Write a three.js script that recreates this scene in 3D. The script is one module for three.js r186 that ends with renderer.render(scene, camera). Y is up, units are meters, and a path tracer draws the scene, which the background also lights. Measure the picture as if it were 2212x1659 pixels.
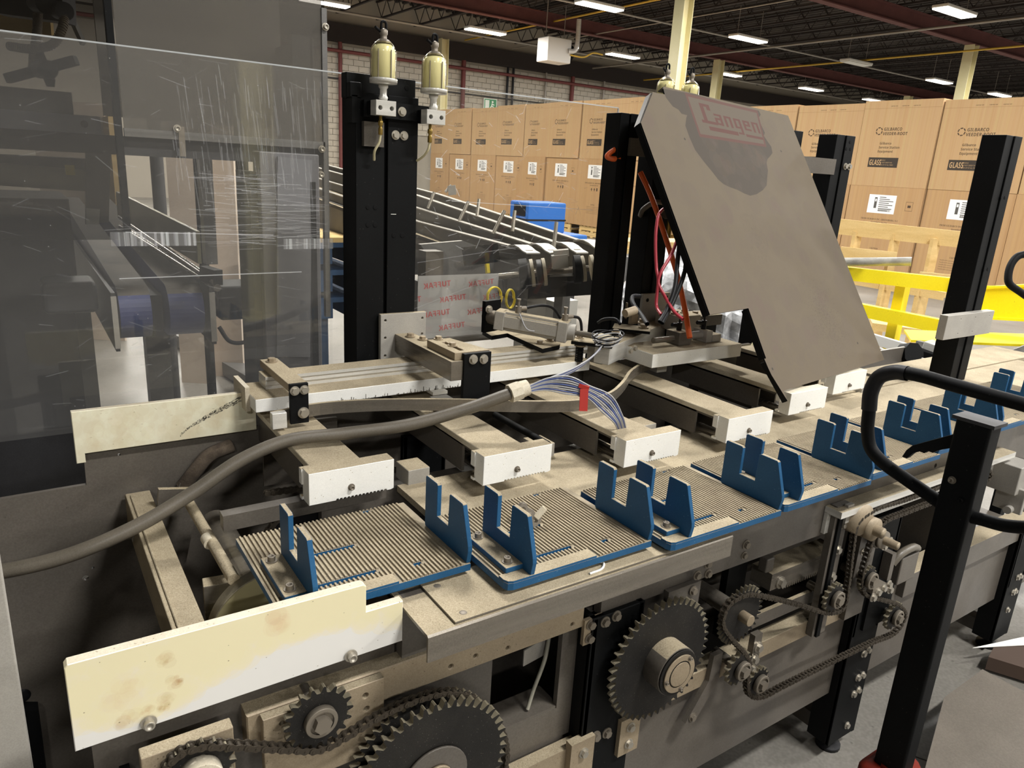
import * as THREE from 'three';
import { RoundedBoxGeometry } from 'three/addons/geometries/RoundedBoxGeometry.js';
import { mergeGeometries, mergeVertices, toCreasedNormals } from 'three/addons/utils/BufferGeometryUtils.js';
import { RectAreaLightUniformsLib } from 'three/addons/lights/RectAreaLightUniformsLib.js';
import { Brush, Evaluator, SUBTRACTION } from 'three-bvh-csg';

// ------------------------------------------------------------------ camera, light, exposure
const scene = new THREE.Scene();
scene.background = new THREE.Color(0x000000);
const camera = new THREE.PerspectiveCamera(55.345, 2212 / 1659, 0.05, 120);
camera.position.set(0, 1.6, 0);
camera.up.set(0.11032, 0.95764, -0.26598);
camera.lookAt(0.54298, 1.6 - 0.28222, -0.7909);
const renderer = new THREE.WebGLRenderer({ antialias: true });
renderer.toneMapping = THREE.LinearToneMapping;
renderer.toneMappingExposure = 1.0;
renderer.shadowMap.enabled = true;
RectAreaLightUniformsLib.init();
const LAMP_POWER = 240, LAMP_COLOR = 0xfffdf9;
const LAMP_GLOW = 7;

// ------------------------------------------------------------------ helpers
let seed = 7;
const rnd = () => { seed = (seed + 0x6D2B79F5) | 0; let t = Math.imul(seed ^ (seed >>> 15), 1 | seed); t = (t + Math.imul(t ^ (t >>> 7), 61 | t)) ^ t; return ((t ^ (t >>> 14)) >>> 0) / 4294967296; };
const V = (x, y, z) => new THREE.Vector3(x, y, z);
const taken = {};
const numbered = n => { taken[n] = (taken[n] ?? -1) + 1; return taken[n] ? `${n}_${String(taken[n]).padStart(3, '0')}` : n; };
function tag(o, label, category, group) { o.userData = { label, category }; if (group) o.userData.group = group; return o; }
function thing(name, label, category, [x, y, z] = [0, 0, 0], turn = 0, group) {
  const o = new THREE.Group(); o.name = numbered(name); o.position.set(x, y, z); o.rotation.y = turn; scene.add(o); return tag(o, label, category, group);
}
const noUv = g => { for (const k of Object.keys(g.attributes)) if (!['position', 'normal', 'uv'].includes(k)) g.deleteAttribute(k); return g; };
// uv in metres, projected along the main axis of each face
function metric(g) {
  g = g.index ? g.toNonIndexed() : g; noUv(g);
  if (!g.attributes.normal) g.computeVertexNormals();
  const p = g.attributes.position, n = g.attributes.normal, uv = new Float32Array(p.count * 2);
  for (let i = 0; i < p.count; i += 3) {
    let nx = 0, ny = 0, nz = 0;
    for (let k = 0; k < 3; k++) { nx += n.getX(i + k); ny += n.getY(i + k); nz += n.getZ(i + k); }
    nx = Math.abs(nx); ny = Math.abs(ny); nz = Math.abs(nz);
    for (let k = 0; k < 3; k++) {
      const x = p.getX(i + k), y = p.getY(i + k), z = p.getZ(i + k), j = (i + k) * 2;
      if (ny >= nx && ny >= nz) { uv[j] = x; uv[j + 1] = -z; } else if (nx >= nz) { uv[j] = -z; uv[j + 1] = y; } else { uv[j] = x; uv[j + 1] = y; }
    }
  }
  g.setAttribute('uv', new THREE.BufferAttribute(uv, 2)); return g;
}
// faces that look up into a group of their own (settled dust lies on them)
function splitTop(g, lim = 0.75) {
  const p = g.attributes.position, idxA = [], idxB = [], a = V(), b = V(), c = V();
  for (let i = 0; i < p.count; i += 3) {
    a.fromBufferAttribute(p, i); b.fromBufferAttribute(p, i + 1); c.fromBufferAttribute(p, i + 2);
    const n = b.clone().sub(a).cross(c.clone().sub(a)).normalize();
    (n.y > lim ? idxB : idxA).push(i, i + 1, i + 2);
  }
  g.setIndex([...idxA, ...idxB]); g.clearGroups(); g.addGroup(0, idxA.length, 0); g.addGroup(idxA.length, idxB.length, 1); return g;
}
const place = (g, x = 0, y = 0, z = 0, rx = 0, ry = 0, rz = 0) => { if (rx) g.rotateX(rx); if (ry) g.rotateY(ry); if (rz) g.rotateZ(rz); return g.translate(x, y, z); };
const box = (w, h, d, x = 0, y = 0, z = 0, r = 0) => { const g = r ? new RoundedBoxGeometry(w, h, d, 1, Math.min(r, w / 2.01, h / 2.01, d / 2.01)) : new THREE.BoxGeometry(w, h, d); return g.translate(x, y, z); };
const span = (x0, x1, y0, y1, z0, z1, r = 0) => box(Math.abs(x1 - x0), Math.abs(y1 - y0), Math.abs(z1 - z0), (x0 + x1) / 2, (y0 + y1) / 2, (z0 + z1) / 2, r);
function along(g, p0, p1) { // geometry made along +y, centred, of unit use: moved to lie between two points
  const a = V(...p0), b = V(...p1), d = b.clone().sub(a), q = new THREE.Quaternion().setFromUnitVectors(V(0, 1, 0), d.clone().normalize());
  g.applyQuaternion(q); const m = a.add(b).multiplyScalar(0.5); return g.translate(m.x, m.y, m.z);
}
const dist = (p0, p1) => V(...p0).distanceTo(V(...p1));
const rod = (p0, p1, r, seg = 14, r2 = r) => along(new THREE.CylinderGeometry(r2, r, dist(p0, p1), seg), p0, p1);
function bar(p0, p1, w, h, r = 0) { // box from p0 to p1: w across, h high, upright
  const a = V(...p0), b = V(...p1), L = a.distanceTo(b), g = r ? new RoundedBoxGeometry(w, h, L, 1, r) : new THREE.BoxGeometry(w, h, L);
  const m = new THREE.Matrix4(), z = b.clone().sub(a).normalize(), x = V(0, 1, 0).cross(z);
  if (x.length() < 1e-3) x.set(1, 0, 0); x.normalize(); const y = z.clone().cross(x);
  m.makeBasis(x, y, z); g.applyMatrix4(m); const c = a.add(b).multiplyScalar(0.5); return g.translate(c.x, c.y, c.z);
}
const tube = (pts, r, seg = 40, rad = 10, closed = false) => new THREE.TubeGeometry(new THREE.CatmullRomCurve3(pts.map(p => V(...p)), closed), seg, r, rad, closed);
function plate(pts, t, bevel = 0, holes = []) { // outline in x,y, thickness t along +z
  const s = new THREE.Shape(pts.map(([x, y]) => new THREE.Vector2(x, y)));
  for (const h of holes) { const p = new THREE.Path(); if (h.length === 3) p.absarc(h[0], h[1], h[2], 0, Math.PI * 2, true); else { h.pts.forEach(([x, y], i) => i ? p.lineTo(x, y) : p.moveTo(x, y)); p.closePath(); } s.holes.push(p); }
  return new THREE.ExtrudeGeometry(s, { depth: t, bevelEnabled: bevel > 0, bevelSize: bevel, bevelThickness: bevel, bevelSegments: 1, curveSegments: 10 });
}
const lathe = (prof, seg = 28) => new THREE.LatheGeometry(prof.map(([r, y]) => new THREE.Vector2(r, y)), seg);
const flat = g => { g = g.index ? g.toNonIndexed() : g; g.computeVertexNormals(); return g; };
const merged = gs => gs.length === 1 ? metric(gs[0]) : mergeGeometries(gs.map(metric));
function obj(name, gs, m, parent, top) { // one named mesh; `top` is the material of the faces that look up
  let g = merged(Array.isArray(gs) ? gs : [gs]);
  if (top) g = splitTop(g);
  const o = new THREE.Mesh(g, top ? [m, top] : m); o.castShadow = o.receiveShadow = true; o.name = parent ? name : numbered(name);
  (parent || scene).add(o); return o;
}
const struct = (name, gs, m, top) => { const o = obj(name, gs, m, null, top); o.userData = { kind: 'structure' }; return o; };
function copy(root, pos, turn, label) { const r = root.clone(); r.name = numbered(root.name.replace(/_\d{3}$/, '')); r.userData = { ...root.userData }; if (label) r.userData.label = label; if (pos) r.position.set(...pos); if (turn !== undefined) r.rotation.y = turn; scene.add(r); return r; }

// ------------------------------------------------------------------ computed textures
function noiseGrid(n, s) { const r = []; let k = s * 7919 + 13; for (let i = 0; i < n * n; i++) { k = (Math.imul(k, 1664525) + 1013904223) | 0; let t = k ^ (k >>> 15); t = Math.imul(t, 2246822519); t ^= t >>> 13; r.push((t >>> 0) / 4294967296); } return r; }
function fbm(size, freq, oct, s, gx = 1) { // tiling value noise, 0..1
  const out = new Float32Array(size * size); let amp = 1, tot = 0;
  for (let o = 0; o < oct; o++) {
    const n = freq << o, nx = Math.max(1, Math.round(n * gx)), g = noiseGrid(Math.max(n, nx), s + o * 31), N = Math.max(n, nx);
    for (let y = 0; y < size; y++) { const fy = y / size * n, y0 = fy | 0, ty = fy - y0, sy = ty * ty * (3 - 2 * ty), ya = (y0 % n) * N, yb = ((y0 + 1) % n) * N;
      for (let x = 0; x < size; x++) { const fx = x / size * nx, x0 = fx | 0, tx = fx - x0, sx = tx * tx * (3 - 2 * tx), xa = x0 % nx, xb = (x0 + 1) % nx;
        out[y * size + x] += amp * ((g[ya + xa] * (1 - sx) + g[ya + xb] * sx) * (1 - sy) + (g[yb + xa] * (1 - sx) + g[yb + xb] * sx) * sy); } }
    tot += amp; amp *= 0.55;
  }
  for (let i = 0; i < out.length; i++) out[i] /= tot; return out;
}
const hex = h => [(h >> 16) & 255, (h >> 8) & 255, h & 255];
const texCache = {};
function texture(px, metres, size, srgb = true) { const t = new THREE.DataTexture(px, size, size); t.wrapS = t.wrapT = THREE.RepeatWrapping; t.magFilter = THREE.LinearFilter; t.minFilter = THREE.LinearMipmapLinearFilter; t.generateMipmaps = true; if (srgb) t.colorSpace = THREE.SRGBColorSpace; t.repeat.set(1 / metres, 1 / metres); t.needsUpdate = true; return t; }
// two tones mixed by coarse noise, plus grain and a few specks
function tones(a, b, { size = 256, metres = 0.4, freq = 4, oct = 5, grain = 10, specks = 0, speck = 0x333333, s = 1, gx = 1, contrast = 1.6 } = {}) {
  const n = fbm(size, freq, oct, s, gx), A = hex(a), B = hex(b), S = hex(speck), g = noiseGrid(size, s + 99), px = new Uint8Array(size * size * 4);
  for (let i = 0; i < size * size; i++) { const t = Math.min(1, Math.max(0, (n[i] - 0.5) * contrast + 0.5)), gr = (g[i] - 0.5) * 2 * grain, sp = g[(i * 7 + 3) % (size * size)] < specks;
    for (let c = 0; c < 3; c++) px[i * 4 + c] = Math.max(0, Math.min(255, (sp ? S[c] : A[c] + (B[c] - A[c]) * t) + gr)); px[i * 4 + 3] = 255; }
  return texture(px, metres, size);
}
function grey(lo, hi, { size = 256, metres = 0.4, freq = 6, oct = 4, s = 5, gx = 1 } = {}) {
  const n = fbm(size, freq, oct, s, gx), px = new Uint8Array(size * size * 4);
  for (let i = 0; i < size * size; i++) { const v = 255 * (lo + (hi - lo) * n[i]); px[i * 4] = px[i * 4 + 1] = px[i * 4 + 2] = v; px[i * 4 + 3] = 255; }
  return texture(px, metres, size, false);
}
function canvas(w, h, draw) { const c = document.createElement('canvas'); c.width = w; c.height = h; draw(c.getContext('2d'), w, h); const t = new THREE.CanvasTexture(c); t.colorSpace = THREE.SRGBColorSpace; t.magFilter = THREE.LinearFilter; t.anisotropy = 8; return t; }
const std = o => new THREE.MeshStandardMaterial(o), phys = o => new THREE.MeshPhysicalMaterial(o);
const M = {};
const roughA = grey(0.35, 0.7), roughB = grey(0.6, 1, { s: 9 }), brushed = grey(0.35, 0.65, { freq: 40, oct: 2, gx: 0.06, s: 11, metres: 0.3 });
M.paint = std({ map: tones(0x55504a, 0x625c54, { s: 2, metres: 0.6, specks: 0.001, speck: 0x4a4640, grain: 5 }), roughness: 0.5, roughnessMap: roughB });
M.paintDark = phys({ specularIntensity: 0.5, map: tones(0x33302d, 0x423e39, { s: 3, metres: 0.6, grain: 5 }), roughness: 0.5 });
M.dust = std({ map: tones(0x968a73, 0xa99c83, { s: 4, metres: 0.25, grain: 18, freq: 5, specks: 0.006, speck: 0x6a604f }), roughness: 1, bumpMap: grey(0, 1, { freq: 32, oct: 3, s: 21, metres: 0.12 }), bumpScale: 0.0006 });
M.dustDark = std({ map: tones(0x6d6353, 0x8b806b, { s: 6, metres: 0.25, grain: 16, specks: 0.01, speck: 0x3d372d }), roughness: 1, bumpMap: grey(0, 1, { freq: 32, oct: 3, s: 22, metres: 0.12 }), bumpScale: 0.0006 });
M.tanSteel = std({ map: tones(0x8d7f6a, 0xa4957d, { s: 8, metres: 0.35, grain: 8, specks: 0.002, speck: 0x5a4d3c }), roughness: 0.55, metalness: 0.25 });
M.black = phys({ specularIntensity: 0.3, map: tones(0x090a0b, 0x0e0f10, { s: 10, metres: 0.4, grain: 3, specks: 0.0006, speck: 0x4a4843 }), roughness: 0.58 });
M.blackMatt = phys({ specularIntensity: 0.3, color: 0x0b0b0c, roughness: 0.7 });
M.alu = std({ map: tones(0xcac8c2, 0xdbd9d3, { s: 12, metres: 0.3, gx: 0.06, freq: 40, oct: 2, grain: 5 }), roughness: 0.45, roughnessMap: brushed, metalness: 0.25 });
M.aluMatt = std({ map: tones(0x9c9891, 0xaeaaa2, { s: 13, metres: 0.3, grain: 6 }), roughness: 0.6, metalness: 0.25 });
M.steel = std({ map: tones(0x706a61, 0x857e73, { s: 14, metres: 0.4, gx: 0.06, freq: 40, oct: 2, grain: 6, contrast: 1 }), roughness: 0.5, roughnessMap: brushed, metalness: 0.5 });
M.zinc = std({ color: 0xb4aea2, roughness: 0.38, metalness: 0.7 });
M.zincDull = std({ color: 0x837b6f, roughness: 0.55, metalness: 0.55 });
M.chain = std({ map: tones(0x3b352d, 0x544b3f, { s: 15, metres: 0.05, grain: 12 }), roughness: 0.6, metalness: 0.45 });
M.sprocket = phys({ specularIntensity: 0.5, map: tones(0x242322, 0x312f2c, { s: 16, metres: 0.2, grain: 6, specks: 0.003, speck: 0x8c877e }), roughness: 0.5, metalness: 0.35 });
M.tooth = std({ map: tones(0x77705f, 0x8c8470, { s: 17, metres: 0.05, grain: 12 }), roughness: 0.6, metalness: 0.4 });
M.white = std({ map: tones(0xe9e8e2, 0xf0efea, { s: 18, metres: 0.3, grain: 5, specks: 0.0008, speck: 0x9b8f78 }), roughness: 0.42 });
M.whiteAged = std({ map: tones(0xe2d6ac, 0xe9dfbd, { s: 19, metres: 0.35, grain: 4, specks: 0.0008, speck: 0x8d7347 }), roughness: 0.42 });
M.whiteDirty = std({ map: tones(0xb9ae97, 0xd8d0bd, { s: 20, metres: 0.3, grain: 10, specks: 0.004, speck: 0x7d7058 }), roughness: 0.7 });
M.blue = phys({ specularIntensity: 0.5, map: tones(0x1f4f76, 0x265880, { s: 24, metres: 0.3, grain: 4, specks: 0.0006, speck: 0x8aa0ad }), roughness: 0.5 });
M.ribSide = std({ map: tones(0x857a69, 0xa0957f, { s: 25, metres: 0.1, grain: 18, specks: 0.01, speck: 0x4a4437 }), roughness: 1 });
M.cable = std({ map: tones(0x5b554b, 0x6a6358, { s: 26, metres: 0.3, grain: 6 }), roughness: 0.42 });
M.wireBlue = std({ color: 0x4a5a92, roughness: 0.5 });
M.wireGrey = std({ color: 0xa6a6a8, roughness: 0.5 });
M.red = std({ color: 0xb02a20, roughness: 0.6 });
M.redHose = std({ color: 0xa0303c, roughness: 0.35 });
M.orange = std({ color: 0xe0622a, roughness: 0.4 });
M.rubber = phys({ specularIntensity: 0.5, color: 0x17171a, roughness: 0.5 });
M.brass = std({ color: 0xa58b4a, roughness: 0.35, metalness: 0.85 });
M.yellow = std({ map: tones(0xf0d800, 0xf6e21a, { s: 27, metres: 0.6, grain: 5, specks: 0.0008, speck: 0x8b7d20 }), roughness: 0.5 });
M.wood = std({ map: tones(0xc9a86c, 0xe2c68d, { s: 28, metres: 0.5, gx: 0.2, freq: 10, grain: 8, specks: 0.0005, speck: 0x6b4a24 }), roughness: 0.85 });
M.card = std({ map: tones(0xb08f68, 0xba9971, { s: 29, metres: 1.2, grain: 4 }), roughness: 0.9 });
M.concrete = std({ map: tones(0x6e6b65, 0x86827b, { s: 30, size: 512, metres: 3, freq: 6, oct: 6, grain: 8, specks: 0.002, speck: 0x56544f }), roughness: 0.55, roughnessMap: grey(0.55, 1, { s: 31, metres: 2 }) });

// ------------------------------------------------------------------ the hall
const X0 = -14, X1 = 46, Z0 = -27, Z1 = 16, ROOF = 7.1;
M.block = std({ map: tones(0xa79f92, 0xb9b1a3, { s: 40, metres: 1.3, grain: 9, specks: 0.004, speck: 0x857d70 }), roughness: 0.95 });
M.mortar = std({ color: 0x9b9488, roughness: 1 });
M.deck = std({ map: tones(0x35302d, 0x463f3a, { s: 41, metres: 2, grain: 5 }), roughness: 0.8 });
M.joist = std({ color: 0x2e2725, roughness: 0.8 });
M.girder = std({ map: tones(0x552f2c, 0x643a36, { s: 42, metres: 1.5, grain: 5 }), roughness: 0.75 });
M.cream = std({ map: tones(0xd8cf9f, 0xe3dbb2, { s: 43, metres: 1.5, grain: 4 }), roughness: 0.6 });
M.pipeGrey = std({ color: 0x9a948b, roughness: 0.5, metalness: 0.4 });
M.pipeRed = std({ color: 0x6b3330, roughness: 0.6 });
M.pipeYellow = std({ color: 0xc9a53c, roughness: 0.5 });
struct('floor', span(X0, X1, -0.2, 0, Z0, Z1), M.concrete);
{ // hairline cracks in the slab near the machine
  const fl = scene.getObjectByName('floor');
  const cr = [[[1.5, -0.2], [1.8, -0.34], [2.05, -0.3], [2.4, -0.52], [2.62, -0.5]], [[2.0, -0.85], [2.14, -0.6], [2.2, -0.42], [2.45, -0.2]], [[1.55, -0.6], [1.75, -0.55], [1.9, -0.62]]];
  const mk = std({ color: 0x4a4743, roughness: 1 });
  for (const c of cr) { const gs = []; for (let i = 1; i < c.length; i++) gs.push(bar([c[i - 1][0], 0.0004, c[i - 1][1]], [c[i][0], 0.0004, c[i][1]], 0.004, 0.001)); obj('floor_crack', gs, mk, fl); }
}
{
  const w = struct('wall_back', span(X0, X1, 0, 7.3, Z0 - 0.3, Z0 - 0.03), M.mortar);
  const bg = metric(box(0.385, 0.187, 0.1, 0, 0, 0)), rest = []; let n = 0;
  for (let c = 0; c < 46; c++) for (let r = 0; r < 27; r++) {
    const x = 9.0 + c * 0.4 + (r % 2) * 0.2, y = 0.1 + r * 0.2, dz = (rnd() - 0.5) * 0.01;
    if (r < 13 && c > 6) continue;
    if (n < 300) { const b = new THREE.Mesh(bg, M.block); b.name = 'block'; b.position.set(x, y, Z0 - 0.02 + dz); b.receiveShadow = b.castShadow = true; w.add(b); n++; }
    else rest.push(bg.clone().translate(x, y, Z0 - 0.02 + dz));
  }
  const s = new THREE.Mesh(mergeGeometries(rest), M.block); s.name = 'blocks'; s.userData = { kind: 'stuff' }; w.add(s);
}
struct('wall_left', span(X0 - 0.3, X0, 0, 7.3, Z0, Z1), M.block);
struct('wall_right', span(X1, X1 + 0.3, 0, 7.3, Z0, Z1), M.block);
struct('wall_front', span(X0, X1, 0, 7.3, Z1, Z1 + 0.3), M.block);
{ // roof: ribbed deck, open web joists across it, girders under them
  const prof = []; const roof = new THREE.Group(); roof.name = 'ceiling'; roof.userData = { kind: 'structure' }; scene.add(roof);
  for (let x = X0; x < X1; x += 0.3) prof.push([x, ROOF], [x + 0.09, ROOF], [x + 0.12, ROOF + 0.07], [x + 0.27, ROOF + 0.07]);
  prof.push([X1, ROOF], [X1, ROOF + 0.3], [X0, ROOF + 0.3]);
  obj('roof_deck', place(plate(prof, Z1 - Z0), 0, 0, Z0), M.deck, roof);
  const L = Z1 - Z0, gs = [span(-0.04, 0.04, 6.42, 6.47, 0, L), span(-0.04, 0.04, 6.98, 7.04, 0, L)];
  for (let z = 0, k = 0; z < L - 0.3; z += 0.42, k++) gs.push(bar([0, k % 2 ? 6.46 : 7.0, z], [0, k % 2 ? 7.0 : 6.46, z + 0.42], 0.02, 0.02));
  const jg = merged(gs);
  for (let x = 1.2; x < X1; x += 1.5) { const j = new THREE.Mesh(jg, M.joist); j.name = 'roof_joist'; j.position.set(x, 0, Z0); j.castShadow = true; roof.add(j); }
  for (const z of [-21, -12.7, -4.4, 3.9]) obj('girder', [span(X0, X1, 6.0, 6.03, z - 0.12, z + 0.12), span(X0, X1, 6.38, 6.41, z - 0.12, z + 0.12), span(X0, X1, 6.02, 6.4, z - 0.012, z + 0.012)], M.girder, roof);
  obj('eaves_beam', span(X0, X1, 5.5, 6.1, Z0, Z0 + 0.18), M.joist, roof);
}
for (const [x, z] of [[12.75, -12.8], [13.9, -26], [23.1, -21], [25, -12.7], [36.5, -21], [2, 3.9]]) {
  const c = struct('trim_1', [span(-0.15, -0.13, 0, 6, -0.15, 0.15), span(0.13, 0.15, 0, 6, -0.15, 0.15), span(-0.14, 0.14, 0, 6, -0.01, 0.01), span(-0.2, 0.2, 0, 0.02, -0.2, 0.2)], M.cream);
  c.name = `trim_${++taken.trim_n || (taken.trim_n = 1)}`; c.position.set(x, 0, z);
}
// lamps hung in a grid
M.lampGlow = std({ color: 0xffffff, emissive: 0xfff6e8, emissiveIntensity: LAMP_GLOW, roughness: 0.5 });
M.lampBody = std({ color: 0xd8d6d0, roughness: 0.5 });
M.lampOff = std({ color: 0xdcdad2, roughness: 0.5 });
const LX = [-3.2, 2.3, 7.75, 12.9, 18.6, 24.1, 29.5, 34.3], LZ = [-21.4, -15.9, -10, -4.2, 1.6, 7.4];
const dead = [[24.1, -15.9], [-3.2, -4.2], [-3.2, 1.6], [-3.2, -10]];
function lamp(x, z, on) {
  const t = thing('high_bay_lamp', on ? 'lit white strip lamp hanging in the grid below the dark roof' : 'unlit strip lamp hanging between lit lamps below the roof', 'lamp', [x, 5.6, z], 0, on ? 'hanging strip lamps' : 'unlit strip lamps');
  obj('housing', span(-0.68, 0.68, 0.03, 0.1, -0.19, 0.19, 0.02), M.lampBody, t);
  obj('diffuser', span(-0.66, 0.66, 0, 0.03, -0.17, 0.17), on ? M.lampGlow : M.lampOff, t);
  for (const s of [-0.5, 0.5]) obj('hanger', [rod([s, 0.1, 0], [s, 0.85, 0], 0.008, 6)], M.pipeGrey, t);
  if (on) { const l = new THREE.RectAreaLight(LAMP_COLOR, LAMP_POWER, 1.3, 0.34); l.position.y = -0.02; l.rotation.x = -Math.PI / 2; l.castShadow = true; t.add(l); }
}
for (const x of LX) for (const z of LZ) lamp(x, z, !dead.some(d => d[0] === x && d[1] === z));
// pipes below the roof
function pipe(label, p0, p1, r, m) { return tag(obj('roof_pipe', rod(p0, p1, r, 10), m), label, 'pipe'); }
pipe('yellow gas pipe running below the roof joists past the hanging lamps', [15.2, 6.2, Z0 + 0.3], [15.2, 6.2, -4], 0.03, M.pipeYellow);
pipe('yellow gas pipe running below the roof toward the cream column', [24.4, 5.75, -26.5], [24.4, 5.75, -6], 0.03, M.pipeYellow);
pipe('pale grey sprinkler pipe running below the roof joists', [21.4, 5.9, -26.5], [21.4, 5.9, -5], 0.035, M.pipeGrey);
pipe('grey sprinkler pipe high beside the block wall', [X0, 5.95, -24], [X1, 5.95, -24], 0.04, M.pipeGrey);
pipe('thin grey sprinkler branch between the red girders', [4, 5.98, -17.5], [44, 5.98, -17.5], 0.03, M.pipeGrey);
pipe('thin grey conduit below the roof near the unit heater', [16.9, 6.05, -26], [16.9, 6.05, -8], 0.02, M.pipeGrey);
pipe('dark red sprinkler main along the top of the block wall', [X0, 5.2, Z0 + 0.25], [X1, 5.2, Z0 + 0.25], 0.06, M.pipeRed);
pipe('black conduit run along the block wall', [8, 4.3, Z0 + 0.12], [30, 4.3, Z0 + 0.12], 0.025, M.rubber);
for (const [px, m, r, l] of [[1003, M.pipeRed, 0.09, 'dark red downpipe on the block wall'], [1237, M.pipeRed, 0.09, 'dark red downpipe behind the cartons'], [745, M.pipeRed, 0.07, 'dark red downpipe near the wall corner'], [1098, M.rubber, 0.05, 'black conduit rising up the block wall'], [1110, M.rubber, 0.05, 'second black conduit beside its twin on the block wall'], [1180, M.pipeGrey, 0.04, 'thin grey conduit rising up the block wall'], [1305, M.pipeGrey, 0.05, 'pale grey conduit at the far end of the block wall']]) {
  const x = { 1003: 15.2694, 1237: 20.651, 745: 10.2571, 1098: 17.3249, 1110: 17.5933, 1180: 19.2414, 1305: 22.4015 }[px];
  tag(obj('wall_pipe', rod([x, 0, Z0 + 0.15], [x, 5.5, Z0 + 0.15], r, 10), m), l, 'pipe');
}
{ // unit heater with flue and gas line
  const t = thing('unit_heater', 'white gas unit heater hung below the roof with bent silver flue', 'heater', [14.7301, 5.2, -20.2246]);
  obj('casing', span(-0.45, 0.45, -0.35, 0.35, -0.3, 0.3, 0.03), M.lampBody, t);
  obj('fan_guard', rod([0.46, 0, 0], [0.62, 0, 0], 0.25, 20), M.blackMatt, t);
  obj('flue', tube([[0.3, 0, 0.31], [0.55, 0.05, 0.35], [0.62, 0.3, 0.35], [0.62, 0.95, 0.35]], 0.075, 24, 12), M.alu, t);
  obj('gas_line', tube([[0.4, -0.1, 0.32], [0.9, -0.1, 0.4], [1.2, 0.05, 0.45], [1.6, 0.05, 0.45]], 0.025, 24, 8), M.pipeYellow, t);
  for (const s of [-0.35, 0.35]) obj('hanger', rod([s, 0.35, 0], [s, 1.95, 0], 0.012, 6), M.pipeGrey, t);
}
{ // running-man sign on the wall
  const tx = canvas(128, 96, (c, w, h) => { c.fillStyle = '#e8efe6'; c.fillRect(0, 0, w, h); c.fillStyle = '#2f8f5b'; c.fillRect(6, 6, w - 12, h - 12); c.fillStyle = '#eef5ee'; c.fillRect(14, 14, 40, h - 28); c.beginPath(); c.arc(86, 26, 9, 0, 7); c.fill(); c.lineWidth = 9; c.strokeStyle = '#eef5ee'; c.beginPath(); c.moveTo(82, 38); c.lineTo(78, 58); c.lineTo(64, 76); c.moveTo(78, 58); c.lineTo(96, 66); c.lineTo(100, 82); c.moveTo(80, 42); c.lineTo(104, 50); c.stroke(); });
  const g = new THREE.BoxGeometry(0.62, 0.46, 0.08), m = new THREE.Mesh(g, [M.lampBody, M.lampBody, M.lampBody, M.lampBody, std({ map: tx, roughness: 0.5 }), M.lampBody]);
  m.name = 'exit_sign'; m.position.set(16.5831, 4.0118, -26.93); scene.add(m); tag(m, 'green and white running man exit sign above the cartons', 'sign');
}
// ------------------------------------------------------------------ cartons
const ink = '#4a3a2b';
const printTop = canvas(1024, 1024, (c, w, h) => {
  c.fillStyle = '#b6956d'; c.fillRect(0, 0, w, h);
  for (let i = 0; i < 240; i++) { c.fillStyle = `rgba(${i % 2 ? 200 : 140},${i % 2 ? 160 : 105},${i % 2 ? 115 : 68},0.05)`; c.fillRect(rnd() * w, 0, 2 + rnd() * 22, h); }
  c.strokeStyle = 'rgba(120,85,52,0.55)'; c.lineWidth = 3; c.beginPath(); c.moveTo(0, 92); c.lineTo(w, 92); c.stroke();
  c.fillStyle = ink; c.font = 'bold 15px sans-serif'; c.textAlign = 'center'; for (let k = 0; k < 3; k++) c.fillText('▼ CARTON TOP', 400 + k * 150, 74);
  c.textAlign = 'left'; c.lineWidth = 13; c.strokeStyle = ink;
  for (let k = 0; k < 6; k++) { c.beginPath(); c.arc(262, 360, 40, k * 1.047, k * 1.047 + 0.8); c.stroke(); }
  c.font = 'bold 50px sans-serif'; c.fillText('GILBARCO', 322, 355); c.fillText('VEEDER-ROOT', 318, 408);
  c.font = 'bold 40px sans-serif'; c.fillText('Gilbarco', 300, 520); c.fillText('Service Station', 296, 568); c.fillText('Equipment', 290, 616);
  c.fillStyle = '#3b332b'; c.fillRect(186, 676, 410, 118); c.fillStyle = '#b6956d'; c.font = 'bold 92px sans-serif'; c.save(); c.translate(200, 768); c.scale(0.62, 1); c.fillText('GLASS', 0, 0); c.restore();
  c.font = '19px sans-serif'; c.fillText('FRAGILE', 352, 714); c.fillText('DO NOT DROP THIS', 352, 742); c.fillText('SIDE UP AT ALL TIMES', 352, 770);
});
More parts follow.
